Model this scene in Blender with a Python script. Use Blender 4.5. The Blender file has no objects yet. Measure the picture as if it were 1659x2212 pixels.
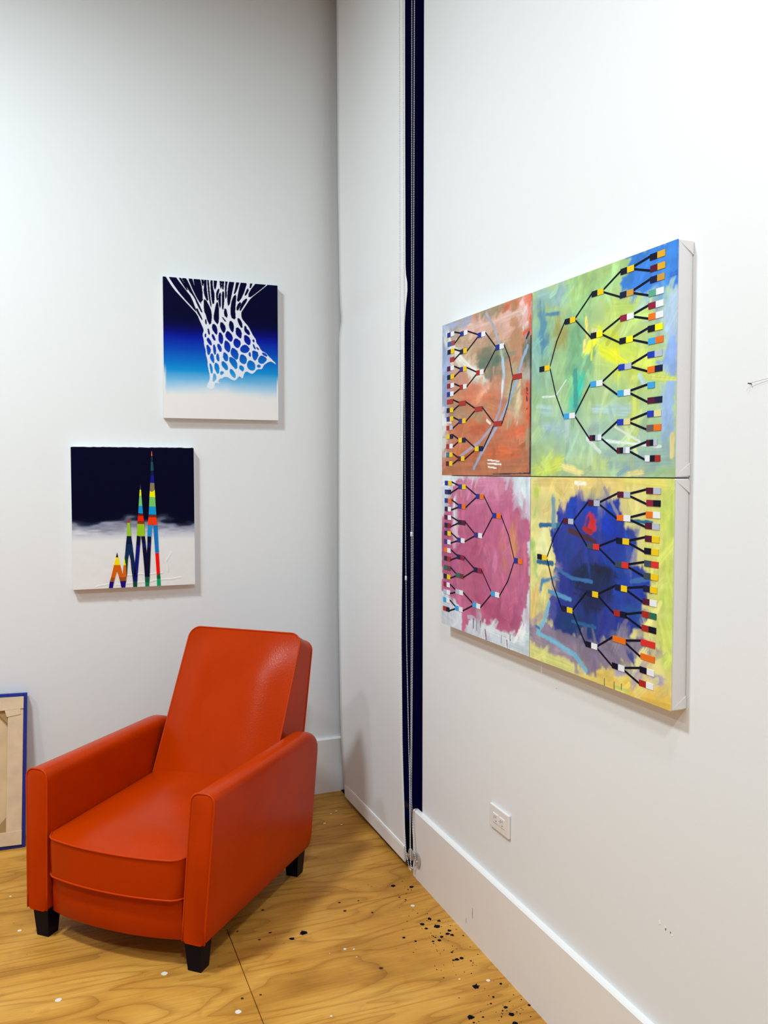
import bpy, bmesh, math, random
import numpy as np
from mathutils import Vector

# ---------------------------------------------------------------- camera, world, lights, exposure
SC = bpy.context.scene
COL = SC.collection
SC.view_settings.view_transform = 'Standard'
SC.view_settings.look = 'None'
SC.view_settings.gamma = 1.0
SC.view_settings.use_curve_mapping = False
SC.view_settings.exposure = 0.0

cam_data = bpy.data.cameras.new('camera')
cam_data.sensor_fit = 'VERTICAL'
cam_data.sensor_height = 36.0
cam_data.lens = 1855.84 * 36.0 / 2212.0
cam_data.clip_start = 0.02
camera = bpy.data.objects.new('camera', cam_data)
COL.objects.link(camera)
camera.location = (0.0, 0.0, 1.5)
camera.rotation_euler = (math.radians(90 - 2.7098), 0.0, math.radians(-21.3317))
SC.camera = camera

world = bpy.data.worlds.new('night_world')
SC.world = world
world.use_nodes = True
world.node_tree.nodes['Background'].inputs[0].default_value = (0.0006, 0.0006, 0.014, 1)   # night outside the window
world.node_tree.nodes['Background'].inputs[1].default_value = 1.0

CEILING_Z = 4.3
def ceiling_lamp(x, y, z, power, size, colour=(1.0, 0.97, 0.93), aim=None, spread=math.pi):
    d = bpy.data.lights.new('ceiling_lamp', 'AREA')
    d.shape = 'DISK'; d.size = size; d.energy = power; d.color = colour; d.spread = spread
    o = bpy.data.objects.new('ceiling_lamp', d); COL.objects.link(o)
    o.location = (x, y, z)
    t = Vector(aim) if aim else Vector((x, y, 0))
    o.rotation_euler = (t - Vector((x, y, z))).to_track_quat('-Z', 'Y').to_euler()
    return o
# downlights hung from the high ceiling of the studio
ceiling_lamp(0.64, 0.80, 3.05, 9.5, 0.16, colour=(0.97, 0.97, 1.0))
ceiling_lamp(-0.85, 2.10, 3.70, 88, 0.40, colour=(0.85, 0.97, 1.0))
ceiling_lamp(-2.20, 1.60, 3.70, 34, 0.30, colour=(0.87, 0.96, 1.0))
ceiling_lamp(-0.10, -0.7, 3.70, 60, 0.30, colour=(0.90, 0.96, 1.0))

# ---------------------------------------------------------------- digitised artwork (metres on each canvas, origin at its lower left corner)
NET_OUTLINE = [(0.006,0.6205),(0.0064,0.6085),(0.0131,0.5939),(0.0441,0.5462),(0.0771,0.5121),(0.1163,0.4735),(0.1437,0.4446),(0.1533,0.4192),(0.168,0.388),(0.17,0.3752),(0.1645,0.3599),(0.1707,0.3345),(0.1715,0.3131),(0.1778,0.2941),(0.1776,0.2769),(0.1849,0.2536),(0.1862,0.2235),(0.1951,0.185),(0.1927,0.1633),(0.184,0.15),(0.1806,0.137),(0.187,0.1286),(0.2087,0.1293),(0.2152,0.1382),(0.2143,0.1512),(0.2241,0.158),(0.2328,0.1518),(0.2416,0.163),(0.2483,0.1785),(0.2593,0.1833),(0.2724,0.1827),(0.2899,0.1714),(0.3053,0.1687),(0.3154,0.1811),(0.3232,0.1902),(0.3342,0.1797),(0.3387,0.182),(0.3455,0.2064),(0.3567,0.2113),(0.3678,0.2051),(0.379,0.2001),(0.3902,0.2083),(0.4027,0.2231),(0.4196,0.2227),(0.4264,0.2274),(0.431,0.2409),(0.4469,0.2526),(0.4583,0.2587),(0.4697,0.2581),(0.4856,0.2478),(0.4879,0.2501),(0.4539,0.2817),(0.4427,0.2944),(0.4201,0.3043),(0.4113,0.3236),(0.3979,0.3382),(0.398,0.3514),(0.3846,0.3682),(0.378,0.3809),(0.3648,0.4064),(0.3494,0.4229),(0.3384,0.4352),(0.333,0.4479),(0.3331,0.4653),(0.3353,0.4697),(0.3629,0.5125),(0.3775,0.5324),(0.4067,0.5566),(0.4525,0.5949),(0.4656,0.6086),(0.4593,0.6334),(0.2324,0.6365)]
NET_HOLES = [[(0.0201,0.6036),(0.0493,0.606),(0.0522,0.5955),(0.0986,0.5381),(0.1167,0.5165),(0.1413,0.4521),(0.1285,0.4697),(0.0892,0.5099),(0.0577,0.5473)],[(0.0629,0.601),(0.0705,0.6016),(0.1033,0.5446),(0.1002,0.5444)],[(0.0759,0.602),(0.0926,0.6034),(0.1291,0.5266),(0.1382,0.5119),(0.1654,0.4537),(0.1607,0.4565),(0.1441,0.4877),(0.1321,0.5176),(0.1079,0.545)],[(0.1042,0.6013),(0.1201,0.6026),(0.1354,0.5455),(0.1641,0.486),(0.1504,0.5036),(0.1323,0.5361)],[(0.1277,0.6032),(0.153,0.6053),(0.1648,0.5508),(0.1657,0.4923),(0.1506,0.5221),(0.137,0.5518)],[(0.1613,0.606),(0.1699,0.6067),(0.1685,0.5557)],[(0.1755,0.604),(0.1814,0.6045),(0.1819,0.5614),(0.1891,0.5094),(0.186,0.5061),(0.1739,0.533),(0.1731,0.5546)],[(0.1869,0.605),(0.191,0.6053),(0.197,0.5224),(0.2044,0.4765),(0.1998,0.4916),(0.1939,0.5221)],[(0.2009,0.603),(0.208,0.6036),(0.2083,0.5665),(0.2174,0.5332),(0.2122,0.4832),(0.2048,0.5229)],[(0.2171,0.6043),(0.2296,0.6053),(0.2207,0.552),(0.2161,0.5671)],[(0.238,0.5626),(0.2363,0.5501),(0.2299,0.531),(0.2312,0.5094),(0.2281,0.5122),(0.2252,0.5337),(0.2301,0.5527)],[(0.2408,0.6031),(0.2477,0.6037),(0.2467,0.5555),(0.2428,0.5754)],[(0.2524,0.6041),(0.2587,0.6046),(0.2552,0.5562),(0.2512,0.5636)],[(0.2425,0.5474),(0.244,0.5351),(0.2419,0.4728),(0.2374,0.4943),(0.2345,0.5251)],[(0.252,0.5481),(0.2567,0.5516),(0.259,0.5269),(0.2562,0.4925),(0.2522,0.4642),(0.2506,0.5045)],[(0.2672,0.6053),(0.2754,0.6059),(0.2679,0.568),(0.2691,0.5276),(0.2652,0.518),(0.2647,0.5678)],[(0.2855,0.6036),(0.3045,0.6052),(0.2914,0.5449),(0.2782,0.4815),(0.2737,0.5155),(0.2773,0.5687)],[(0.3157,0.606),(0.3284,0.6071),(0.3121,0.5558),(0.3015,0.5394),(0.3074,0.5617)],[(0.3363,0.6046),(0.3613,0.6034),(0.339,0.5359),(0.3148,0.5028),(0.3232,0.5566)],[(0.312,0.5433),(0.3068,0.496),(0.305,0.4646),(0.3079,0.4319),(0.2874,0.4431),(0.2894,0.4979),(0.2992,0.5298)],[(0.3633,0.5738),(0.3665,0.563),(0.3551,0.5433),(0.3486,0.5382)],[(0.3764,0.6046),(0.3854,0.6022),(0.3713,0.565)],[(0.4054,0.6038),(0.4444,0.6037),(0.4443,0.5942),(0.4002,0.5561),(0.3662,0.53),(0.368,0.5537)],[(0.3566,0.5277),(0.3597,0.5217),(0.3386,0.4888),(0.3273,0.4692),(0.329,0.485),(0.3388,0.5108)],[(0.334,0.5136),(0.3259,0.4879),(0.3146,0.4684),(0.3148,0.4934)],[(0.1737,0.5176),(0.1997,0.473),(0.2041,0.4423),(0.199,0.4001),(0.1868,0.4226),(0.1808,0.447),(0.1741,0.4589),(0.1725,0.4897)],[(0.2281,0.506),(0.2327,0.4939),(0.2354,0.4537),(0.2319,0.4053),(0.221,0.4186),(0.2133,0.4336),(0.2199,0.4713)],[(0.264,0.4883),(0.2746,0.436),(0.2574,0.4505)],[(0.141,0.4738),(0.1494,0.4552),(0.1682,0.4158),(0.1535,0.4384),(0.1409,0.4589)],[(0.1787,0.4293),(0.1801,0.4209),(0.1821,0.4038),(0.1778,0.41)],[(0.2102,0.412),(0.2273,0.3937),(0.226,0.3613),(0.2195,0.3695),(0.2056,0.3881)],[(0.2439,0.4227),(0.2655,0.3982),(0.2576,0.3696),(0.2479,0.3841),(0.2415,0.3989)],[(0.2463,0.4455),(0.2678,0.4199),(0.2613,0.4238)],[(0.2843,0.4296),(0.2996,0.4132),(0.2971,0.3751),(0.2873,0.3865),(0.2798,0.4055)],[(0.3197,0.4427),(0.3361,0.422),(0.337,0.396),(0.3271,0.4084),(0.3174,0.4317)],[(0.3116,0.4042),(0.3336,0.3849),(0.3322,0.351),(0.3179,0.3622),(0.3092,0.3726)],[(0.3482,0.4086),(0.3537,0.4057),(0.3558,0.3949),(0.3669,0.3868),(0.3712,0.3685),(0.3557,0.3774),(0.3469,0.3878)],[(0.2741,0.3835),(0.2958,0.3588),(0.289,0.3345),(0.2738,0.3467),(0.264,0.3591),(0.2663,0.3723)],[(0.238,0.3782),(0.2531,0.3564),(0.2484,0.3193),(0.2344,0.338),(0.2346,0.3553)],[(0.1873,0.3913),(0.1926,0.3787),(0.1952,0.3606),(0.1903,0.3657)],[(0.1774,0.3671),(0.1795,0.3586),(0.1772,0.3478),(0.1745,0.3562)],[(0.2065,0.3677),(0.2182,0.3479),(0.2181,0.3339),(0.2053,0.3536)],[(0.1891,0.3484),(0.2018,0.3298),(0.2017,0.3125),(0.1836,0.3352),(0.1847,0.3439)],[(0.1813,0.3222),(0.1983,0.3016),(0.1971,0.2886),(0.1888,0.271),(0.1842,0.2923)],[(0.2115,0.326),(0.2211,0.3028),(0.2186,0.2724),(0.2112,0.2915)],[(0.23,0.3281),(0.2461,0.3084),(0.2427,0.2855),(0.2287,0.3097)],[(0.2639,0.3418),(0.2846,0.3234),(0.2799,0.2874),(0.2668,0.2986),(0.2586,0.309),(0.2605,0.3308)],[(0.309,0.353),(0.3321,0.3369),(0.3197,0.31),(0.3065,0.3159),(0.2989,0.3285),(0.3012,0.3439)],[(0.3479,0.3715),(0.3723,0.3544),(0.3709,0.3226),(0.3487,0.3378),(0.3455,0.355)],[(0.3464,0.3256),(0.3575,0.3229),(0.3697,0.3083),(0.3573,0.2923),(0.3351,0.2934),(0.3274,0.3039),(0.333,0.3173)],[(0.2944,0.312),(0.3196,0.2915),(0.3149,0.2575),(0.2973,0.2697),(0.2864,0.2844),(0.2888,0.2998)],[(0.2569,0.2905),(0.2743,0.2751),(0.2697,0.2467),(0.2534,0.2633),(0.2546,0.2807)],[(0.2274,0.2858),(0.2338,0.271),(0.2347,0.2451),(0.2229,0.2618)],[(0.2036,0.2825),(0.211,0.2699),(0.2119,0.244),(0.2108,0.2397),(0.1979,0.2585),(0.1981,0.2714)],[(0.3317,0.2867),(0.3571,0.2704),(0.3502,0.2406),(0.3281,0.2494),(0.3249,0.2645)],[(0.3718,0.2974),(0.3739,0.2723),(0.3639,0.2861)],[(0.3831,0.3046),(0.4111,0.2928),(0.3951,0.258),(0.385,0.2674),(0.3818,0.287)],[(0.2819,0.2733),(0.3126,0.253),(0.3123,0.2138),(0.2904,0.2368),(0.2796,0.2537)],[(0.2467,0.2532),(0.2707,0.2359),(0.2715,0.2077),(0.2466,0.2305)],[(0.2195,0.2433),(0.2346,0.2299),(0.232,0.1887),(0.217,0.214),(0.2161,0.2313)],[(0.195,0.2433),(0.2062,0.2157),(0.2027,0.1875),(0.1955,0.2239)],[(0.2125,0.1987),(0.2243,0.1775),(0.2067,0.1552),(0.2103,0.1856)],[(0.242,0.2075),(0.2572,0.2016),(0.2396,0.189)],[(0.2848,0.2213),(0.3056,0.1982),(0.3043,0.1785),(0.29,0.1888),(0.2814,0.2059)],[(0.3258,0.2373),(0.3446,0.2272),(0.3378,0.2083),(0.3312,0.2167),(0.3234,0.2208)],[(0.3705,0.2601),(0.3916,0.2479),(0.3926,0.2216),(0.3791,0.2155),(0.3635,0.2225),(0.358,0.2376),(0.3615,0.2509)],[(0.4223,0.2834),(0.4459,0.2714),(0.4402,0.2589),(0.4265,0.2473),(0.4108,0.251),(0.4075,0.264),(0.4132,0.2753)],[(0.4017,0.2374),(0.4085,0.2421),(0.4174,0.2381),(0.4151,0.2314),(0.405,0.2309)],[(0.3834,0.3484),(0.3868,0.3519),(0.3912,0.3423),(0.3867,0.3398)],[(0.3833,0.3364),(0.3977,0.3075),(0.3887,0.3136)],[(0.3989,0.3185),(0.4045,0.3166),(0.4112,0.3071),(0.4044,0.31)],[(0.4235,0.2956),(0.4404,0.2921),(0.4505,0.2793),(0.4313,0.2861)],[(0.2351,0.1693),(0.2461,0.1762),(0.2416,0.1652),(0.2306,0.1561)]]
PEAK_BANDS = [('d85a30',[(0.322,0.5755),(0.3234,0.5755),(0.3252,0.5549),(0.3196,0.5549)]),('1a2838',[(0.3196,0.5549),(0.3252,0.5549),(0.3271,0.5288),(0.3185,0.5288)]),('14505a',[(0.3185,0.5288),(0.3271,0.5288),(0.3296,0.4931),(0.317,0.4931)]),('0e1440',[(0.317,0.4931),(0.3296,0.4931),(0.3304,0.4724),(0.3162,0.4725)]),('14108a',[(0.3162,0.4725),(0.3304,0.4724),(0.3313,0.4402),(0.3145,0.4403)]),('8a7a58',[(0.3145,0.4403),(0.3313,0.4402),(0.3326,0.4104),(0.3212,0.4017),(0.3127,0.4064)]),('f8f000',[(0.3127,0.4064),(0.3212,0.4017),(0.3331,0.411),(0.3344,0.3795),(0.3111,0.3817)]),('78c868',[(0.3111,0.3817),(0.3344,0.3795),(0.336,0.34),(0.309,0.3404)]),('0a98d8',[(0.309,0.3404),(0.336,0.34),(0.3383,0.3048),(0.3069,0.3065)]),('8a2a18',[(0.3069,0.3045),(0.3383,0.3031),(0.339,0.2943),(0.3057,0.2949)]),('f83a08',[(0.3057,0.2955),(0.339,0.2948),(0.3423,0.2604),(0.3249,0.2608),(0.3228,0.2697),(0.3206,0.262),(0.3029,0.2632)]),('1a90d0',[(0.3029,0.2624),(0.3206,0.2614),(0.3162,0.2123),(0.3004,0.2136)]),('0a78c8',[(0.3249,0.2608),(0.3423,0.2604),(0.3466,0.1409),(0.332,0.1419)]),('f80800',[(0.332,0.1419),(0.3466,0.1409),(0.3502,0.0577),(0.3371,0.0458)]),('0f5a40',[(0.3371,0.0458),(0.3502,0.0577),(0.3518,0.0312),(0.3377,0.0318)]),('0aa060',[(0.3377,0.0324),(0.3518,0.0317),(0.353,-0.0016),(0.3378,-0.0017)]),('3a5060',[(0.2742,0.4355),(0.2763,0.4122),(0.2716,0.4123)]),('f0e800',[(0.2716,0.4123),(0.2766,0.4122),(0.2779,0.3867),(0.2694,0.3868)]),('78c878',[(0.2694,0.3868),(0.2779,0.3867),(0.281,0.3435),(0.2664,0.3437)]),('0a98d8',[(0.2664,0.3437),(0.281,0.3435),(0.2833,0.311),(0.2644,0.3122)]),('7a1a10',[(0.2636,0.3095),(0.2838,0.3091),(0.2847,0.3008),(0.263,0.3012)]),('f02000',[(0.263,0.3018),(0.2847,0.3014),(0.2866,0.2793),(0.2614,0.2807)]),('9a2a10',[(0.2614,0.2807),(0.2866,0.2793),(0.2875,0.2672),(0.2602,0.2683)]),('98c818',[(0.2602,0.2678),(0.2875,0.2666),(0.29,0.2147),(0.2571,0.2175)]),('020a30',[(0.2571,0.2172),(0.2725,0.213),(0.2699,0.1766),(0.254,0.1777)]),('0e1278',[(0.254,0.1777),(0.2699,0.1766),(0.2575,0.0451),(0.2435,0.0457),(0.2477,0.1007)]),('020a30',[(0.2748,0.2129),(0.29,0.2147),(0.2929,0.1848),(0.278,0.1852)]),('0c1058',[(0.278,0.1858),(0.2929,0.1853),(0.2948,0.164),(0.2796,0.1645)]),('04042c',[(0.2796,0.165),(0.2948,0.1645),(0.2966,0.1409),(0.2988,0.1652),(0.3135,0.1647),(0.3074,0.0407),(0.2879,0.0416),(0.2853,0.0882)]),('0c1060',[(0.2999,0.1873),(0.3151,0.1869),(0.3135,0.1642),(0.2988,0.1647)]),('020a30',[(0.3004,0.2136),(0.3162,0.2123),(0.3151,0.1863),(0.2998,0.1868)]),('105a40',[(0.2879,0.0421),(0.3074,0.0412),(0.3058,0.018),(0.2887,0.0188)]),('0a8050',[(0.2887,0.0193),(0.3058,0.0185),(0.3045,-0.0009),(0.2892,-0.0007)]),('d02018',[(0.2243,0.2924),(0.2293,0.2731),(0.2196,0.2733)]),('98c828',[(0.2196,0.2733),(0.2299,0.2731),(0.2339,0.2168),(0.2165,0.2172)]),('06183a',[(0.2165,0.2172),(0.2339,0.2168),(0.2381,0.182),(0.2126,0.1828)]),('0a2a58',[(0.2126,0.1834),(0.2382,0.1826),(0.2414,0.1506),(0.2299,0.118),(0.2244,0.1434),(0.2194,0.1183),(0.2078,0.1352)]),('0a2450',[(0.2299,0.1207),(0.2414,0.1511),(0.2477,0.1007),(0.2502,0.0537),(0.2369,0.046),(0.2333,0.0738)]),('0a1068',[(0.2369,0.0488),(0.2435,0.0485),(0.2576,0.0479),(0.2565,0.0247),(0.2387,0.0255)]),('084838',[(0.2387,0.0261),(0.2565,0.0253),(0.2548,0.0005),(0.2397,0.0006)]),('0a3a40',[(0.2063,0.1243),(0.2078,0.1358),(0.2199,0.1211),(0.2145,0.0498),(0.2126,0.0444),(0.2111,0.0912)]),('e8e810',[(0.2049,0.1216),(0.2089,0.1229),(0.2114,0.0934),(0.2014,0.0949)]),('301018',[(0.1765,0.15),(0.1804,0.1286),(0.171,0.1289)]),('ffe000',[(0.171,0.1289),(0.1804,0.1286),(0.1881,0.0962),(0.1633,0.0972)]),('d86008',[(0.1633,0.0972),(0.1881,0.0962),(0.194,0.0699),(0.1975,0.0547),(0.1829,0.0435),(0.1747,0.0721),(0.1659,0.0423),(0.1503,0.043)]),('d86a10',[(0.2014,0.0949),(0.2114,0.0939),(0.2128,0.0438),(0.1824,0.0438),(0.1975,0.0547)]),('a05020',[(0.1503,0.0436),(0.1659,0.0429),(0.1618,0.0258),(0.1454,0.0271)]),('a05020',[(0.1827,0.0443),(0.2128,0.0444),(0.2108,0.0274),(0.1864,0.0274)]),('180878',[(0.1454,0.0277),(0.1618,0.0264),(0.1565,0.0003),(0.1411,0.0005)]),('180878',[(0.1864,0.028),(0.2108,0.0279),(0.2067,0.0001),(0.1915,0.0003)])]
BLOCK_COLOURS = {'b':'1b2f8f','n':'12163f','w':'e9ecf2','y':'ecc814','r':'a8281e','m':'541030','k':'060a24','s':'3aa0e0','o':'e87018','g':'b4bccf','c':'8c1838','R':'a63327','u':'3a2a80','G':'2a6a50','t':'2f7090','l':'2e5fae','B':'9a4a42','Y':'f4ee10','d':'c8963c','e':'e0d494','p':'e6eaf0','S':'3a4858','x':'6a5a58','A':'5aa58a','O':'e0a820','f':'1a38b4','D':'d8302a','h':'6a3a3a'}
BLOCKS = {'TL':[(0.039,0.0512,0.4543,'bw'),(0.0417,0.0523,0.4248,'lB'),(0.0407,0.0512,0.3992,'ny'),(0.0606,0.0303,0.3727,'R'),(0.0386,0.0514,0.3456,'mw'),(0.0389,0.0513,0.318,'ny'),(0.0391,0.0514,0.2898,'cw'),(0.0381,0.049,0.263,'bw'),(0.0383,0.0454,0.2387,'R'),(0.0361,0.0491,0.2111,'ny'),(0.0363,0.0491,0.1829,'uy'),(0.0353,0.0467,0.1542,'rg'),(0.0368,0.0467,0.1259,'yn'),(0.0346,0.048,0.0944,'rw'),(0.0348,0.0468,0.0666,'ty'),(0.0325,0.0482,0.0382,'my'),(0.1338,0.0503,0.4445,'bw'),(0.132,0.0482,0.3887,'ny'),(0.1314,0.0471,0.3335,'uy'),(0.132,0.0471,0.278,'rw'),(0.1266,0.0474,0.2269,'R'),(0.126,0.0485,0.1711,'uy'),(0.1242,0.0487,0.1112,'yn'),(0.1189,0.0477,0.0531,'my'),(0.2522,0.0485,0.4228,'bw'),(0.2438,0.0478,0.3113,'rw'),(0.2353,0.0493,0.2016,'R'),(0.2367,0.0514,0.0815,'yn'),(0.3639,0.0495,0.3715,'bw'),(0.3548,0.0491,0.1512,'R'),(0.4632,0.0496,0.2761,'R')],'BL':[(0.0242,0.0509,0.4694,'by'),(0.0245,0.046,0.4403,'un'),(0.0235,0.0509,0.4117,'bo'),(0.0249,0.0461,0.3841,'nw'),(0.0226,0.0499,0.3566,'mw'),(0.0229,0.0486,0.3306,'nc'),(0.0218,0.0487,0.3045,'ny'),(0.0208,0.0487,0.2762,'uw'),(0.0197,0.05,0.2485,'ow'),(0.0212,0.0475,0.2208,'nr'),(0.0189,0.0501,0.1902,'Gh'),(0.0179,0.0501,0.1613,'ky'),(0.0168,0.0478,0.1348,'cw'),(0.017,0.049,0.1104,'gw'),(0.0147,0.0491,0.0827,'sw'),(0.0137,0.0478,0.0534,'rk'),(0.1256,0.0511,0.4587,'by'),(0.1239,0.0523,0.3967,'bo'),(0.1232,0.0512,0.3454,'nm'),(0.1178,0.0526,0.2885,'uw'),(0.1159,0.0527,0.2343,'nc'),(0.1093,0.053,0.1746,'Gh'),(0.1074,0.0531,0.1214,'gw'),(0.1055,0.0532,0.0676,'sw'),(0.246,0.0501,0.4313,'bo'),(0.2375,0.0495,0.3125,'uw'),(0.2343,0.0507,0.2053,'nc'),(0.2267,0.0511,0.0953,'sw'),(0.3513,0.0504,0.3778,'bo'),(0.3461,0.0489,0.1462,'sw'),(0.479,0.0459,0.2572,'bo')],'TR':[(0.4851,0.0492,0.4736,'kO'),(0.4868,0.0481,0.4484,'mO'),(0.4868,0.0471,0.4249,'nd'),(0.483,0.0489,0.3962,'Ap'),(0.4826,0.0489,0.3698,'cp'),(0.4831,0.0484,0.3463,'op'),(0.4815,0.0485,0.3209,'kY'),(0.4832,0.049,0.2937,'so'),(0.4817,0.048,0.2648,'fg'),(0.4824,0.0486,0.2328,'on'),(0.4832,0.0235,0.1993,'s'),(0.4839,0.0476,0.1661,'mn'),(0.4835,0.0455,0.1372,'fe'),(0.482,0.0477,0.1068,'xo'),(0.4821,0.0355,0.0747,'mkg'),(0.4779,0.0501,0.0408,'pkr'),(0.3832,0.048,0.4643,'ky'),(0.382,0.0486,0.4118,'nd'),(0.3843,0.0486,0.3594,'cp'),(0.3824,0.0481,0.3086,'kY'),(0.3794,0.0472,0.2493,'fg'),(0.3776,0.0467,0.1905,'sp'),(0.3778,0.0474,0.125,'fe'),(0.3779,0.0469,0.0605,'mkgp'),(0.2721,0.0473,0.4351,'ky'),(0.27,0.0475,0.3365,'kY'),(0.271,0.0489,0.2212,'sp'),(0.2701,0.0478,0.093,'mkgp'),(0.1583,0.0466,0.3882,'ky'),(0.1574,0.0504,0.1514,'sp'),(0.0401,0.0507,0.2823,'ky')],'BR':[(0.4839,0.0478,0.4653,'mg'),(0.4851,0.0462,0.4386,'ck'),(0.484,0.0473,0.4132,'ow'),(0.4818,0.0479,0.3884,'mg'),(0.4819,0.0469,0.3605,'my'),(0.4802,0.0476,0.3331,'ky'),(0.4809,0.047,0.3057,'SD'),(0.4798,0.0476,0.2786,'Sy'),(0.4782,0.0467,0.2503,'ny'),(0.4777,0.0467,0.2213,'mw'),(0.4755,0.048,0.1931,'rG'),(0.4751,0.048,0.1623,'rk'),(0.473,0.0476,0.1298,'D'),(0.4725,0.0477,0.0983,'o'),(0.4704,0.0489,0.068,'kw'),(0.4688,0.0484,0.0379,'rw'),(0.3819,0.0468,0.4545,'mg'),(0.3812,0.0492,0.4012,'ow'),(0.3798,0.0471,0.3484,'ky'),(0.3773,0.0483,0.2943,'SD'),(0.3772,0.0449,0.2402,'ny'),(0.3747,0.0451,0.1801,'rk'),(0.371,0.0488,0.1195,'o'),(0.3698,0.0466,0.0558,'kw'),(0.2671,0.0474,0.4314,'mg'),(0.265,0.0496,0.3271,'SD'),(0.2652,0.0471,0.2122,'ny'),(0.2629,0.0486,0.0863,'kw'),(0.1599,0.0456,0.382,'mg'),(0.1564,0.0489,0.1578,'ny'),(0.0367,0.0481,0.2799,'ky')]}
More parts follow.
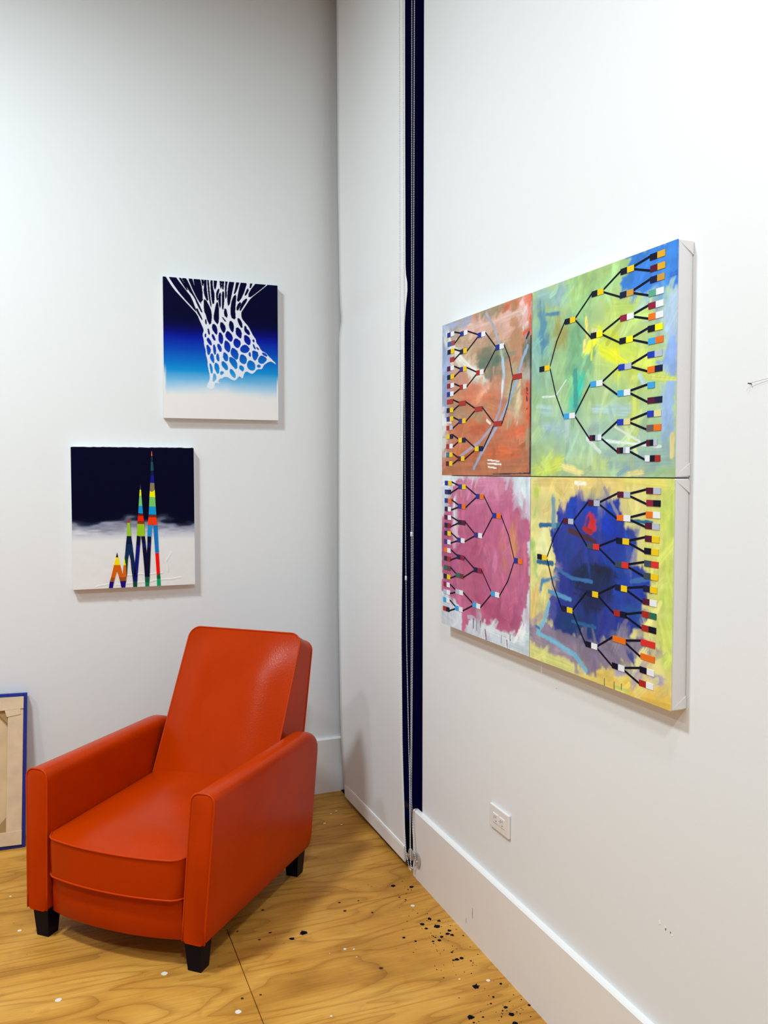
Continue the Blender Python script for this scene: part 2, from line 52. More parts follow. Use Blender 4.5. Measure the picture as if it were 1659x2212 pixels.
STROKES = {'TL':[('bf8462',0.1938,[(-0.0168,0.3186),(0.5683,0.2609)]),('b46c48',0.1472,[(-0.0147,0.0454),(0.5718,0.0394)]),('d8b4a8',-0.0276,[(0.2085,0.4472),(0.5138,0.4413)]),('b89c80',-0.031,[(0.1296,0.4076),(0.2949,0.3855)]),('a08c70',-0.0239,[(0.3446,0.4839),(0.2623,0.4784)]),('cbb8a4',-0.0238,[(0.0577,0.4278),(0.2643,0.3007)]),('c09a80',-0.0291,[(0.317,0.2614),(0.4257,0.2283)]),('c89884',-0.0318,[(0.0583,0.3536),(0.2106,0.2558)]),('b8785a',-0.0449,[(0.2675,0.0325),(0.511,0.04)]),('b8a088',-0.0308,[(0.1525,0.4301),(0.3851,0.397)]),('8a9a80',-0.0391,[(0.2953,0.3464),(0.4147,0.3414)]),('c09878',-0.0274,[(0.4689,0.4533),(0.4722,0.2245)]),('cf8060',-0.0504,[(0.2105,0.271),(0.3677,0.233)]),('b09070',-0.042,[(0.096,0.2025),(0.2657,0.1818)]),('c46a48',-0.0465,[(0.1553,0.1471),(0.4177,0.121)]),('9fb0cc',-0.0268,[(0.0138,0.4767),(0.0158,0.2345)]),('c8c8c0',-0.027,[(0.0226,0.1801),(0.0232,0.0991)]),('8fa3c8',0.0629,[(0.0137,0.4981),(0.0197,0.2181)]),('d8dcdf',0.0508,[(0.0033,0.2083),(0.0107,0.0832)]),('a0b0d0',0.0388,[(0.0075,0.4777),(0.1971,0.4791)]),('a8896a',0.0746,[(0.0941,0.4123),(0.3657,0.3855)]),('8f8668',0.0407,[(0.2623,0.4784),(0.4033,0.4784)]),('d0623a',0.0416,[(0.4035,0.4644),(0.5606,0.4817)]),('dab0a4',0.0651,[(0.1864,0.4405),(0.3845,0.4394),(0.5398,0.4458)]),('e0bcb0',0.0201,[(0.1291,0.4541),(0.3648,0.4496),(0.5136,0.4547)]),('f0dcde',0.0563,[(0.5135,0.4592),(0.5357,0.4332),(0.5302,0.3985)]),('c8a890',0.0296,[(0.1296,0.4076),(0.2948,0.3903),(0.4422,0.3888)]),('7a7f68',0.0412,[(0.2423,0.3577),(0.3855,0.3639)]),('5f7262',0.0398,[(0.2533,0.3316),(0.3664,0.3331),(0.4523,0.3368)]),('748070',0.0288,[(0.2959,0.2975),(0.4058,0.291)]),('d85a30',0.022,[(0.5546,0.4872),(0.5561,0.3902)]),('d85a30',0.0196,[(0.5146,0.3874),(0.5559,0.399)]),('5a6a5a',0.0508,[(0.5409,0.3747),(0.551,0.2803)]),('1a2a40',0.0093,[(0.5493,0.389),(0.5366,0.3753)]),('b0b4a4',0.0346,[(0.5423,0.2857),(0.534,0.2598)]),('b88868',0.0683,[(0.4732,0.4708),(0.4722,0.2245)]),('b0a482',0.0648,[(0.4714,0.2796),(0.4457,0.1432)]),('d8c0a0',0.0235,[(0.503,0.2764),(0.4825,0.1459)]),('dfe0d6',0.043,[(0.0265,0.4641),(0.0578,0.4172),(0.1417,0.3545),(0.2643,0.3007),(0.317,0.2614)]),('e8e4d8',0.0152,[(0.0389,0.4676),(0.076,0.4148),(0.1532,0.3583),(0.275,0.2997)]),('c6cabc',0.0231,[(0.2212,0.2951),(0.317,0.2663)]),('c89070',0.0473,[(0.3271,0.2702),(0.4253,0.261)]),('d07a58',0.0644,[(0.1311,0.247),(0.3677,0.2282)]),('c8845f',0.0451,[(0.297,0.2093),(0.4169,0.1774)]),('a8896a',0.0359,[(0.0841,0.1979),(0.2658,0.1768)]),('cc6640',0.0359,[(0.0353,0.1526),(0.3082,0.145)]),('c07252',0.0647,[(0.0482,0.1038),(0.4648,0.1053)]),('cc6a44',0.0322,[(0.4177,0.1257),(0.5448,0.1249)]),('b4704e',0.0539,[(0.0112,0.0233),(0.5635,0.0261)]),('c4683e',0.0342,[(0.0973,0.0654),(0.5195,0.0626)]),('e0582a',0.0424,[(0.5385,0.2504),(0.5531,0.1468)]),('d48860',0.0253,[(0.5265,0.1842),(0.5311,0.1659)]),('9a9070',0.0208,[(0.5447,0.1338),(0.5437,0.0846)]),('c0beb4',0.0107,[(0.0103,0.1266),(0.0726,0.1243)]),('a8a8b8',0.0105,[(0.304,0.4812),(0.3502,0.4353),(0.3903,0.3727)]),('a0bfae',0.0123,[(0.3903,0.3727),(0.4053,0.3332)]),('a8c8e0',0.0134,[(0.4053,0.3332),(0.4126,0.2856),(0.4065,0.244)]),('a8a0b4',0.0101,[(0.4065,0.244),(0.3879,0.1887),(0.3539,0.1477),(0.2667,0.1023),(0.133,0.0595)]),('90b0d8',0.0108,[(0.543,0.3523),(0.5156,0.32),(0.4808,0.2604),(0.4493,0.2171),(0.4074,0.1733)]),('98aed0',0.0112,[(0.4074,0.1733),(0.3492,0.1238),(0.2777,0.0672),(0.2297,0.0227)]),('f4efe8',0.0044,[(0.3197,0.0469),(0.3899,0.0413)]),('f8f4f0',0.0043,[(0.3198,0.0361),(0.3997,0.0326)]),('f4efe8',0.0039,[(0.322,0.0263),(0.3704,0.0223)]),('f0e8e0',0.0155,[(0.4061,0.2722),(0.4019,0.2255)]),('f0e0d8',0.0084,[(0.3131,0.1643),(0.3337,0.1535)]),('1c2440',0.0037,[(0.3507,0.0044),(0.5595,0.0074)]),('141c34',0.0069,[(0.5597,0.3765),(0.5604,0.0083)]),('1c2440',0.0057,[(0.5413,0.239),(0.5431,0.2331)]),('1c2440',0.0034,[(0.538,0.2259),(0.545,0.2231)]),('1c2440',0.0059,[(0.5399,0.2155),(0.5418,0.2064)]),('1c2440',0.0026,[(0.5439,0.1839),(0.5387,0.1825)])],'TR':[('a6c48c',0.5726,[(0.0038,0.2609),(0.5778,0.2042)]),('7fb0a4',-0.0521,[(0.0358,0.3446),(0.0372,0.2576)]),('a8d084',-0.0561,[(0.216,0.4687),(0.3791,0.4659)]),('8fbf88',-0.0531,[(0.183,0.3249),(0.1917,0.2423)]),('cfe05a',-0.0496,[(0.3394,0.2963),(0.4712,0.2398)]),('c4d870',-0.0378,[(0.3501,0.3856),(0.4684,0.3652)]),('9ec4b0',-0.056,[(0.0716,0.1467),(0.1871,0.0994)]),('a4c8bc',-0.0511,[(0.2916,0.0955),(0.5028,0.0593)]),('b4cce0',-0.0273,[(0.5589,0.3598),(0.5602,0.3085)]),('c8dc88',-0.0315,[(0.2931,0.0169),(0.4477,0.024)]),('b8d070',-0.0261,[(0.0575,0.0215),(0.1207,0.0383)]),('78b090',-0.0242,[(0.2203,0.2395),(0.2075,0.1678)]),('90b8b8',0.0535,[(0.0173,0.4647),(0.1285,0.4653),(0.216,0.4687)]),('88b8b0',0.058,[(0.0265,0.4067),(0.0285,0.289)]),('a5c87e',0.0553,[(0.1657,0.4664),(0.3789,0.4771)]),('9ccb86',0.0383,[(0.2167,0.4326),(0.3489,0.4423)]),('4f88a8',0.0478,[(0.0505,0.4415),(0.0607,0.3155)]),('4a80a0',0.0145,[(0.0669,0.4216),(0.1331,0.4155)]),('a09a50',0.0427,[(0.1296,0.3987),(0.1459,0.334)]),('8cb48c',0.0935,[(0.0617,0.2552),(0.0705,0.2113)]),('72ac80',0.0651,[(0.2035,0.3786),(0.1953,0.242)]),('80b68a',0.062,[(0.2404,0.2854),(0.2619,0.2354)]),('30b8a0',0.0414,[(0.2236,0.2512),(0.2005,0.1601)]),('409a90',0.0171,[(0.2056,0.2693),(0.2111,0.1675)]),('c4d850',0.0342,[(0.2865,0.3499),(0.442,0.283)]),('b8d468',0.0331,[(0.3375,0.3878),(0.44,0.3737)]),('a8c8a0',0.0251,[(0.4407,0.3411),(0.5493,0.3376)]),('e8f020',0.0276,[(0.2671,0.3176),(0.3523,0.2795),(0.3834,0.2608)]),('f0f030',0.0161,[(0.3394,0.2963),(0.4135,0.2536)]),('e8dc70',0.0108,[(0.2488,0.3833),(0.2546,0.3351)]),('ece080',0.0112,[(0.2451,0.3285),(0.2414,0.3051)]),('d8e050',0.0088,[(0.2748,0.3361),(0.2732,0.2814)]),('e0d8a0',0.01,[(0.2765,0.3495),(0.2932,0.347)]),('c8d860',0.0212,[(0.4138,0.2388),(0.5367,0.2118)]),('d0dc70',0.0103,[(0.4993,0.2155),(0.5728,0.2047)]),('c8d468',0.0347,[(0.4413,0.1813),(0.4371,0.1085)]),('98c0a0',0.0492,[(0.354,0.196),(0.4035,0.1695)]),('b0d0d0',0.0265,[(0.2769,0.1631),(0.4217,0.1498)]),('a8ccc8',0.0299,[(0.0302,0.1796),(0.1489,0.1634)]),('a8c8d0',0.0298,[(0.0475,0.1306),(0.1421,0.122)]),('d8e8e0',0.0045,[(0.0544,0.2083),(0.1177,0.2054),(0.1661,0.2428)]),('b8d8d4',0.0135,[(0.4547,0.2236),(0.472,0.2039)]),('98b8b0',0.0293,[(0.3187,0.0557),(0.5559,0.0547)]),('90b0a8',0.0255,[(0.345,0.0245),(0.5667,0.0338)]),('d8e8e0',0.0085,[(0.2579,0.0928),(0.3121,0.0578)]),('d8e8e0',0.0067,[(0.3245,0.0846),(0.4174,0.0761),(0.5295,0.0657)]),('dce8d8',0.0052,[(0.3681,0.1154),(0.4579,0.0785)]),('d0e060',0.0356,[(0.0162,0.0128),(0.1513,0.0338)]),('f0e498',0.0212,[(0.1514,0.0254),(0.2388,0.0089)]),('a8c89c',0.0232,[(0.2595,0.0089),(0.4069,0.0093)]),('ecdc98',0.0149,[(0.4189,0.0056),(0.4707,0.0112)]),('88a8b0',0.0126,[(0.3828,0.0054),(0.4186,0.0204)]),('e4cf90',0.0133,[(0.5654,0.0889),(0.5639,0.0442)]),('2f7ad8',0,[(0.3995,0.4928),(0.5806,0.5),(0.5807,0.3929),(0.4676,0.3992),(0.3981,0.4178),(0.3886,0.4418),(0.4178,0.4613)]),('a8c4dc',0,[(0.5429,0.3901),(0.5807,0.3946),(0.5779,0.3024),(0.5502,0.2963),(0.5392,0.3255)]),('3a86e0',0.0229,[(0.5097,0.4625),(0.5715,0.4688)]),('1f66cc',0.0144,[(0.5472,0.4234),(0.5775,0.4238)]),('88a8e0',0,[(0.5354,0.2639),(0.5451,0.2936),(0.5779,0.3024),(0.5752,0.2096),(0.5181,0.2171),(0.5095,0.2408)]),('9ab8e8',0,[(0.5264,0.1988),(0.5728,0.203),(0.5727,0.1023),(0.5502,0.0791),(0.5264,0.0869)])],'BL':[('d0dae6',0.7399,[(-0.0121,0.2049),(0.5761,0.2627)]),('dfe8f0',0.0427,[(-0.0012,0.4698),(0.157,0.477)]),('bf6088',0,[(0.0187,0.3775),(0.062,0.4277),(0.1219,0.4819),(0.2246,0.4777),(0.3708,0.4913),(0.4481,0.4707),(0.467,0.4431),(0.4857,0.4205),(0.522,0.3944),(0.5614,0.3827),(0.5601,0.1888),(0.5265,0.0973),(0.5093,0.0481),(0.4353,0.0348),(0.273,0.0513),(0.2182,0.0527),(0.1791,0.0072),(0.15,0.0101),(0.1553,0.0637),(0.0772,0.1058),(0.0016,0.1068),(-0.0052,0.3159)]),('cf86a6',-0.0407,[(0.2138,0.4572),(0.4198,0.4609)]),('b4587e',-0.0614,[(0.2157,0.2785),(0.2721,0.132)]),('c47090',-0.0375,[(0.4502,0.3209),(0.4701,0.2289)]),('d284a4',0.0296,[(0.1221,0.4608),(0.2998,0.4735),(0.4482,0.4614)]),('c87098',0.039,[(0.2143,0.4113),(0.4672,0.4338)]),('d08aa8',0.0194,[(0.268,0.4831),(0.4099,0.4844)]),('b4567e',0.1316,[(0.1589,0.2844),(0.3032,0.1861)]),('ac5280',0.1,[(0.0253,0.3396),(0.0644,0.1583)]),('c06a8c',0.0815,[(0.3232,0.2576),(0.3948,0.1678)]),('b05078',0.0596,[(0.2396,0.1175),(0.4251,0.0809)]),('b85a84',0.0553,[(0.4532,0.1091),(0.5091,0.062)]),('d48c68',0.0459,[(0.4683,0.3548),(0.4833,0.2722)]),('cc8070',0.0478,[(0.4026,0.3127),(0.4228,0.2476)]),('b86488',0.0621,[(0.5232,0.3124),(0.5255,0.1661)]),('dce6ee',0.0501,[(0.5208,0.4717),(0.5481,0.4046)]),('d4e0ea',0.0258,[(0.4853,0.4482),(0.5305,0.4175)]),('c8d0dc',0.0558,[(0.015,0.0423),(0.1023,0.0234)]),('d8e0ea',0.0262,[(0.2732,0.0361),(0.5276,0.0284)]),('c4d4dc',0.0204,[(0.4545,0.0146),(0.5543,0.0106)]),('e0e8f0',0.0361,[(0.0985,0.4287),(0.1056,0.3122)]),('282840',0.0033,[(0.2316,0.0522),(0.2319,0.0215)]),('282840',0.0033,[(0.2514,0.0503),(0.2517,0.0172)]),('282840',0.0032,[(0.2784,0.0522),(0.2786,0.032)]),('802838',0.0064,[(0.3083,0.031),(0.3159,0.0024)]),('802838',0.0049,[(0.4402,0.0224),(0.4434,0.002)]),('303048',0.0029,[(0.4064,0.0297),(0.4067,0.008)]),('303048',0.0029,[(0.4588,0.0438),(0.4591,0.0249)])],'BR':[('e2da8e',0.5835,[(-0.0048,0.2159),(0.5877,0.2848)]),('e8cf74',-0.0377,[(0.1521,0.4787),(0.4193,0.482)]),('c0d868',-0.0315,[(0.5485,0.4207),(0.5607,0.1235)]),('e8e0a8',-0.0262,[(0.0686,0.3339),(0.0697,0.2684)]),('e8c468',-0.0339,[(0.4296,0.0031),(0.5684,0.0192)]),('d8dc88',-0.0269,[(0.0325,0.019),(0.1605,0.0103)]),('e8d080',0.0286,[(0.0251,0.4771),(0.3709,0.4776)]),('dcd46c',0.0217,[(0.4073,0.4856),(0.5575,0.4802)]),('c4d868',0.0572,[(0.5524,0.4767),(0.5616,0.0883)]),('d8d878',0.0385,[(0.4938,0.4686),(0.5053,0.2031)]),('b8c858',0.0366,[(0.0252,0.4683),(0.03,0.433)]),('d8c070',0.0157,[(0.1218,0.4656),(0.1527,0.4493)]),('f4f0d8',0.0106,[(0.2109,0.4794),(0.2531,0.4767)]),('ece4b0',0.0405,[(0.0684,0.347),(0.0694,0.2859)]),('a8d078',0.0186,[(0.0262,0.4063),(0.0181,0.3882)]),('a8d078',0.022,[(0.0107,0.3208),(0.0289,0.2421)]),('b4d488',0.0187,[(0.0204,0.2457),(0.0376,0.2209)]),('e8c878',0.0401,[(0.0297,0.1932),(0.0138,0.1282)]),('8a7c98',0,[(-0.0003,0.0943),(0.1125,0.1043),(0.2323,0.0998),(0.3145,0.1066),(0.456,0.1399),(0.5529,0.1219),(0.5294,0.1029),(0.428,0.0784),(0.3356,0.0356),(0.269,0.0129),(0.1598,0.0485),(0.0047,0.0544)]),('9a8aa0',0.0331,[(0.0149,0.0562),(0.2334,0.0422)]),('7c7894',0.0225,[(0.3345,0.0866),(0.5129,0.1104)]),('0e2c98',0,[(0.1378,0.4321),(0.1828,0.4293),(0.2114,0.4549),(0.2468,0.4456),(0.2643,0.4321),(0.3718,0.4357),(0.39,0.4439),(0.4029,0.4105),(0.4094,0.3845),(0.4507,0.3796),(0.4514,0.3502),(0.4404,0.3197),(0.4233,0.2957),(0.5032,0.2966),(0.5094,0.2649),(0.4824,0.2361),(0.4719,0.198),(0.5003,0.1806),(0.4269,0.1309),(0.3146,0.1026),(0.2324,0.0957),(0.1126,0.0999),(0.0957,0.1581),(0.1103,0.2293),(0.1253,0.2653),(0.1002,0.3577),(0.135,0.3726)]),('0c2450',-0.0367,[(0.2295,0.2514),(0.3507,0.2379)]),('1038b0',-0.0326,[(0.2264,0.4145),(0.36,0.4008)]),('1848b4',-0.0263,[(0.4112,0.302),(0.4536,0.2508)]),('10346c',-0.0338,[(0.1584,0.129),(0.2668,0.1262)]),('1040b8',0.044,[(0.1683,0.4122),(0.366,0.4126)]),('0c38c4',0.0387,[(0.3283,0.3953),(0.3857,0.3604)]),('1a4cc0',0.0345,[(0.4158,0.3662),(0.4344,0.3266)]),('1840a8',0.0711,[(0.3556,0.312),(0.413,0.2193)]),('1c3c94',0.0619,[(0.1548,0.3274),(0.193,0.2722)]),('0e2850',0.0452,[(0.2005,0.2647),(0.363,0.2587)]),('161a34',0.0286,[(0.2844,0.2735),(0.3816,0.2647)]),('12204c',0.0514,[(0.2304,0.2023),(0.3324,0.1924)]),('103a74',0.0384,[(0.1509,0.1235),(0.3008,0.1241)]),('2456a4',0.0347,[(0.3955,0.1864),(0.4835,0.1851)]),('1a3c88',0.0229,[(0.3655,0.1353),(0.4266,0.1422)]),('3a6ab0',0.0109,[(0.4359,0.2597),(0.5037,0.2751)]),('2a6a98',0.0129,[(0.0502,0.3643),(0.1465,0.3708)]),('6a98b0',0.0188,[(0.1105,0.444),(0.1159,0.3587)]),('2a6890',0.0132,[(0.0369,0.2652),(0.1097,0.268)]),('4a88b8',0.0172,[(0.0506,0.187),(0.0625,0.2149),(0.1336,0.2363)]),('3a70b0',0.0087,[(0.1255,0.2568),(0.2009,0.2398),(0.2851,0.2408)]),('5a98c8',0.0126,[(0.0951,0.1928),(0.1946,0.185)]),('1a6890',0.0088,[(0.4211,0.3957),(0.5037,0.3965)]),('24609c',0.0084,[(0.2029,0.132),(0.3007,0.132)]),('d82818',0,[(0.2477,0.3985),(0.2682,0.4062),(0.2919,0.4046),(0.2988,0.3918),(0.2958,0.3759),(0.2759,0.3607),(0.245,0.3595),(0.2413,0.3686),(0.2551,0.3775),(0.2479,0.3892)]),('b02820',0.013,[(0.2518,0.3672),(0.2793,0.3609)]),('4a2838',0.014,[(0.1878,0.359),(0.2695,0.3442)]),('442838',0.0116,[(0.2625,0.3478),(0.2966,0.3383)]),('a8a0c8',0.0229,[(0.3674,0.0464),(0.4636,0.056),(0.5518,0.0578)]),('2a4898',0.0194,[(0.4306,0.0977),(0.4517,0.0739)]),('d8dc88',0.0285,[(0.0156,0.0157),(0.2052,0.0072)]),('ecc860',0.0394,[(0.3031,0.0085),(0.5685,0.0157)]),('e4d070',0.0207,[(0.2199,-0.0021),(0.3361,0.0081)]),('c8d878',0.0164,[(0.3682,0.0076),(0.4296,0.0069)]),('d0dc70',0.0428,[(0.5381,0.1903),(0.5603,0.141)]),('e8c050',0.0336,[(0.4877,-0.0012),(0.5765,0.0036)]),('78b8d8',0.0131,[(0.0957,0.1624),(0.0724,0.1107),(0.04,0.0742),(0.1289,0.064),(0.219,0.0476),(0.2655,0.0195)]),('202848',0.0026,[(0.3392,0.0166),(0.3397,-0.005)]),('202848',0.0031,[(0.3774,0.0176),(0.3779,-0.0056)]),('202848',0.0018,[(0.4052,0.0201),(0.4054,0.0068)]),('3c80a8',0.0076,[(0.0313,0.0906),(0.0481,0.0867)])]}
SPLATS_DARK = [(1.139,2.825,0.0079),(1.197,2.792,0.0074),(1.178,2.778,0.0028),(1.128,2.739,0.0036),(1.141,2.713,0.0031),(1.166,2.566,0.0064),(1.19,2.543,0.0051),(1.13,2.544,0.0072),(1.131,2.514,0.005),(1.17,2.513,0.0093),(1.196,2.475,0.0059),(1.182,2.46,0.0058),(1.193,2.448,0.0054),(1.157,2.451,0.0054),(1.141,2.435,0.0057),(1.12,2.436,0.0041),(1.041,2.49,0.005),(1.068,2.457,0.0037),(1.136,2.455,0.0029),(1.133,2.463,0.0025),(1.148,2.358,0.0036),(1.146,2.317,0.0059),(1.162,2.318,0.0063),(1.134,2.317,0.0039),(1.182,2.294,0.0028),(1.135,2.171,0.009),(1.21,2.157,0.0041),(1.138,2.084,0.0029),(1.168,2.054,0.0054),(1.153,2.044,0.0025),(1.168,2.02,0.0071),(1.057,2.051,0.0088),(1.089,2.039,0.0032),(1.157,1.983,0.0077),(1.054,2.027,0.0028),(1.159,2.109,0.0033),(1.227,2.069,0.0022),(1.225,2.432,0.0029),(0.911,2.358,0.0054),(1.002,2.675,0.0039),(0.918,2.719,0.0053),(0.919,2.78,0.0045),(0.985,2.768,0.0031),(1.242,2.716,0.0045),(1.235,2.039,0.0043)]
SPLATS_WHITE = [(1.148,2.667,0.008),(1.183,2.185,0.0068),(1.107,2.222,0.0034),(1.136,3.406,0.0049),(1.073,3.444,0.0066),(0.869,2.486,0.0036),(0.863,2.442,0.0024),(0.791,2.491,0.002),(0.701,2.195,0.0042),(1.161,3.554,0.0057),(1.13,3.532,0.0056)]
SPLATS_DARK2 = [(0.748,2.636,0.0136),(0.704,2.615,0.0089),(0.647,2.676,0.006),(0.605,2.648,0.0045),(0.658,2.827,0.0063),(0.55,2.723,0.0045),(0.489,2.363,0.0053),(0.542,2.361,0.004)]
SPLATS_WHITE2 = [(0.466,2.307,0.0103),(0.298,2.568,0.0111),(0.001,2.546,0.0105),(-0.113,2.987,0.0076),(-0.15,3.245,0.0049),(0.843,2.497,0.0058)]
CHAIN_STRANDS = [[(2.9601,3.2072),(2.9529,2.2103),(2.9425,1.3597),(2.9355,0.8415),(2.9255,0.4943),(2.9159,0.3217),(2.902,0.1686),(2.8883,0.0862),(2.8573,0.0383),(2.8442,0.0353)],[(2.9272,3.1909),(2.9154,2.2025),(2.8994,1.3614),(2.8845,0.8513),(2.8648,0.5123),(2.8542,0.3432),(2.8468,0.1211),(2.8421,0.0363)],[(2.8682,3.1635),(2.8661,2.1931),(2.8655,1.3627),(2.8655,0.8542),(2.8675,0.5103),(2.8755,0.3344),(2.8726,0.1786),(2.8745,0.1079),(2.8699,0.0486),(2.8546,0.036)],[(2.8455,3.1522),(2.8493,2.1896),(2.8498,1.3633),(2.8539,0.8565),(2.8584,0.513),(2.8623,0.3043),(2.851,0.1872),(2.8378,0.1232),(2.8248,0.0854),(2.8417,0.0486),(2.8546,0.0343)]]

# ---------------------------------------------------------------- helpers
def lin(h):
    out = []
    for i in (0, 2, 4):
        c = int(h[i:i+2], 16) / 255.0
        out.append(c / 12.92 if c <= 0.04045 else ((c + 0.055) / 1.055) ** 2.4)
    return tuple(out)

MATS = {}
def mat(name, colour, rough=0.6, spec=0.5, metal=0.0, bump=0.0, bump_scale=200.0, noise=0.0, noise_scale=6.0):
    if name in MATS: return MATS[name]
    m = bpy.data.materials.new(name); m.use_nodes = True
    nt = m.node_tree; b = nt.nodes['Principled BSDF']
    c = lin(colour) if isinstance(colour, str) else colour
    b.inputs['Base Color'].default_value = (*c, 1)
    b.inputs['Roughness'].default_value = rough
    b.inputs['Specular IOR Level'].default_value = spec
    b.inputs['Metallic'].default_value = metal
    tc = nt.nodes.new('ShaderNodeTexCoord')
    if noise > 0:
        n = nt.nodes.new('ShaderNodeTexNoise'); n.inputs['Scale'].default_value = noise_scale; n.inputs['Detail'].default_value = 5
        nt.links.new(tc.outputs['Object'], n.inputs['Vector'])
        r = nt.nodes.new('ShaderNodeValToRGB')
        r.color_ramp.elements[0].position = 0.3; r.color_ramp.elements[1].position = 0.7
        r.color_ramp.elements[0].color = (*[max(0, v * (1 - noise)) for v in c], 1)
        r.color_ramp.elements[1].color = (*[min(1, v * (1 + noise)) for v in c], 1)
        nt.links.new(n.outputs['Fac'], r.inputs['Fac']); nt.links.new(r.outputs['Color'], b.inputs['Base Color'])
    if bump > 0:
        n2 = nt.nodes.new('ShaderNodeTexNoise'); n2.inputs['Scale'].default_value = bump_scale; n2.inputs['Detail'].default_value = 3
        nt.links.new(tc.outputs['Object'], n2.inputs['Vector'])
        bp = nt.nodes.new('ShaderNodeBump'); bp.inputs['Strength'].default_value = bump; bp.inputs['Distance'].default_value = 0.002
        nt.links.new(n2.outputs['Fac'], bp.inputs['Height']); nt.links.new(bp.outputs['Normal'], b.inputs['Normal'])
    MATS[name] = m
    return m

def paint_mat(name, rough=0.45, bump=0.25, spec=0.2):
    """paint whose colour is stored on the mesh, with canvas weave relief"""
    if name in MATS: return MATS[name]
    m = bpy.data.materials.new(name); m.use_nodes = True
    nt = m.node_tree; b = nt.nodes['Principled BSDF']
    a = nt.nodes.new('ShaderNodeAttribute'); a.attribute_name = 'paint'
    nt.links.new(a.outputs['Color'], b.inputs['Base Color'])
    b.inputs['Roughness'].default_value = rough
    b.inputs['Specular IOR Level'].default_value = spec
    tc = nt.nodes.new('ShaderNodeTexCoord')
    n = nt.nodes.new('ShaderNodeTexNoise'); n.inputs['Scale'].default_value = 60; n.inputs['Detail'].default_value = 4
    nt.links.new(tc.outputs['Object'], n.inputs['Vector'])
    bp = nt.nodes.new('ShaderNodeBump'); bp.inputs['Strength'].default_value = bump; bp.inputs['Distance'].default_value = 0.0015
    nt.links.new(n.outputs['Fac'], bp.inputs['Height']); nt.links.new(bp.outputs['Normal'], b.inputs['Normal'])
    MATS[name] = m
    return m

def tag(o, label=None, cat=None, group=None, kind=None):
    if label: o['label'] = label
    if cat: o['category'] = cat
    if group: o['group'] = group
    if kind: o['kind'] = kind
    return o

def empty(name, loc, rz=0.0):
    o = bpy.data.objects.new(name, None); COL.objects.link(o)
    o.empty_display_size = 0.05
    o.location = loc; o.rotation_euler = (0, 0, rz)
    return o

def obj(name, verts, faces, m, parent=None, smooth=False):
    me = bpy.data.meshes.new(name)
    me.from_pydata([tuple(v) for v in verts], [], [tuple(f) for f in faces])
    me.validate(); me.update()
    bm = bmesh.new(); bm.from_mesh(me); bmesh.ops.recalc_face_normals(bm, faces=bm.faces); bm.to_mesh(me); bm.free()
    if smooth: me.shade_smooth()
    me.materials.append(m)
    o = bpy.data.objects.new(name, me); COL.objects.link(o)
    if parent: o.parent = parent
    return o

def bm_obj(name, bm, m, parent=None, smooth=False, auto=None):
    me = bpy.data.meshes.new(name)
    bmesh.ops.recalc_face_normals(bm, faces=bm.faces)
    bm.to_mesh(me); bm.free()
    if smooth: me.shade_smooth()
    me.materials.append(m)
    o = bpy.data.objects.new(name, me); COL.objects.link(o)
    if parent: o.parent = parent
    return o

def box_bm(bm, x0, x1, y0, y1, z0, z1, bevel=0.0, seg=2):
    r = bmesh.ops.create_cube(bm, size=1.0)
    vs = r['verts']
    for v in vs:
        v.co = Vector((x0 + (v.co.x + 0.5) * (x1 - x0), y0 + (v.co.y + 0.5) * (y1 - y0), z0 + (v.co.z + 0.5) * (z1 - z0)))
    if bevel > 0:
        es = list({e for v in vs for e in v.link_edges})
        bmesh.ops.bevel(bm, geom=es, offset=bevel, segments=seg, profile=0.5, affect='EDGES')
    return bm

def box(name, x0, x1, y0, y1, z0, z1, m, parent=None, bevel=0.0, seg=2, smooth=False):
    return bm_obj(name, box_bm(bmesh.new(), x0, x1, y0, y1, z0, z1, bevel, seg), m, parent, smooth)

def prism(name, pts, t0, t1, m, parent=None, axis='y'):
    """polygon in (a,b) extruded along the given axis from t0 to t1"""
    n = len(pts)
    f = {'y': lambda a, b, t: (a, t, b), 'x': lambda a, b, t: (t, a, b), 'z': lambda a, b, t: (a, b, t)}[axis]
    vs = [f(a, b, t0) for a, b in pts] + [f(a, b, t1) for a, b in pts]
    fs = [tuple(range(n)), tuple(range(n, 2 * n))] + [(i, (i + 1) % n, n + (i + 1) % n, n + i) for i in range(n)]
    return obj(name, vs, fs, m, parent)

def tube_geo(points, r, k=8, closed=False):
    pts = [Vector(p) for p in points]; n = len(pts); vs = []; fs = []
    prev = None
    for i, p in enumerate(pts):
        if closed: t = pts[(i + 1) % n] - pts[i - 1]
        else: t = pts[min(i + 1, n - 1)] - pts[max(i - 1, 0)]
        t.normalize()
        if prev is None:
            a = Vector((0, 0, 1)) if abs(t.z) < 0.9 else Vector((1, 0, 0))
            u = t.cross(a).normalized()
        else:
            u = (prev - t * prev.dot(t)).normalized()
        prev = u
        w = t.cross(u)
        for j in range(k):
            q = 2 * math.pi * j / k
            vs.append(p + (u * math.cos(q) + w * math.sin(q)) * r)
    for i in range(n if closed else n - 1):
        for j in range(k):
            a = i * k + j; b = i * k + (j + 1) % k
            c = ((i + 1) % n) * k + (j + 1) % k; d = ((i + 1) % n) * k + j
            fs.append((a, b, c, d))
    if not closed:
        fs.append(tuple(range(k))); fs.append(tuple(range((n - 1) * k, n * k)))
    return vs, fs

def tube(name, points, r, m, parent=None, k=8, closed=False):
    vs, fs = tube_geo(points, r, k, closed)
    return obj(name, vs, fs, m, parent, smooth=True)

def smooth_poly(pts, rounds=1):
    for _ in range(rounds):
        q = []
        for i in range(len(pts)):
            a = pts[i]; b = pts[(i + 1) % len(pts)]
            q.append((a[0] * .75 + b[0] * .25, a[1] * .75 + b[1] * .25)); q.append((a[0] * .25 + b[0] * .75, a[1] * .25 + b[1] * .75))
        pts = q
    return pts

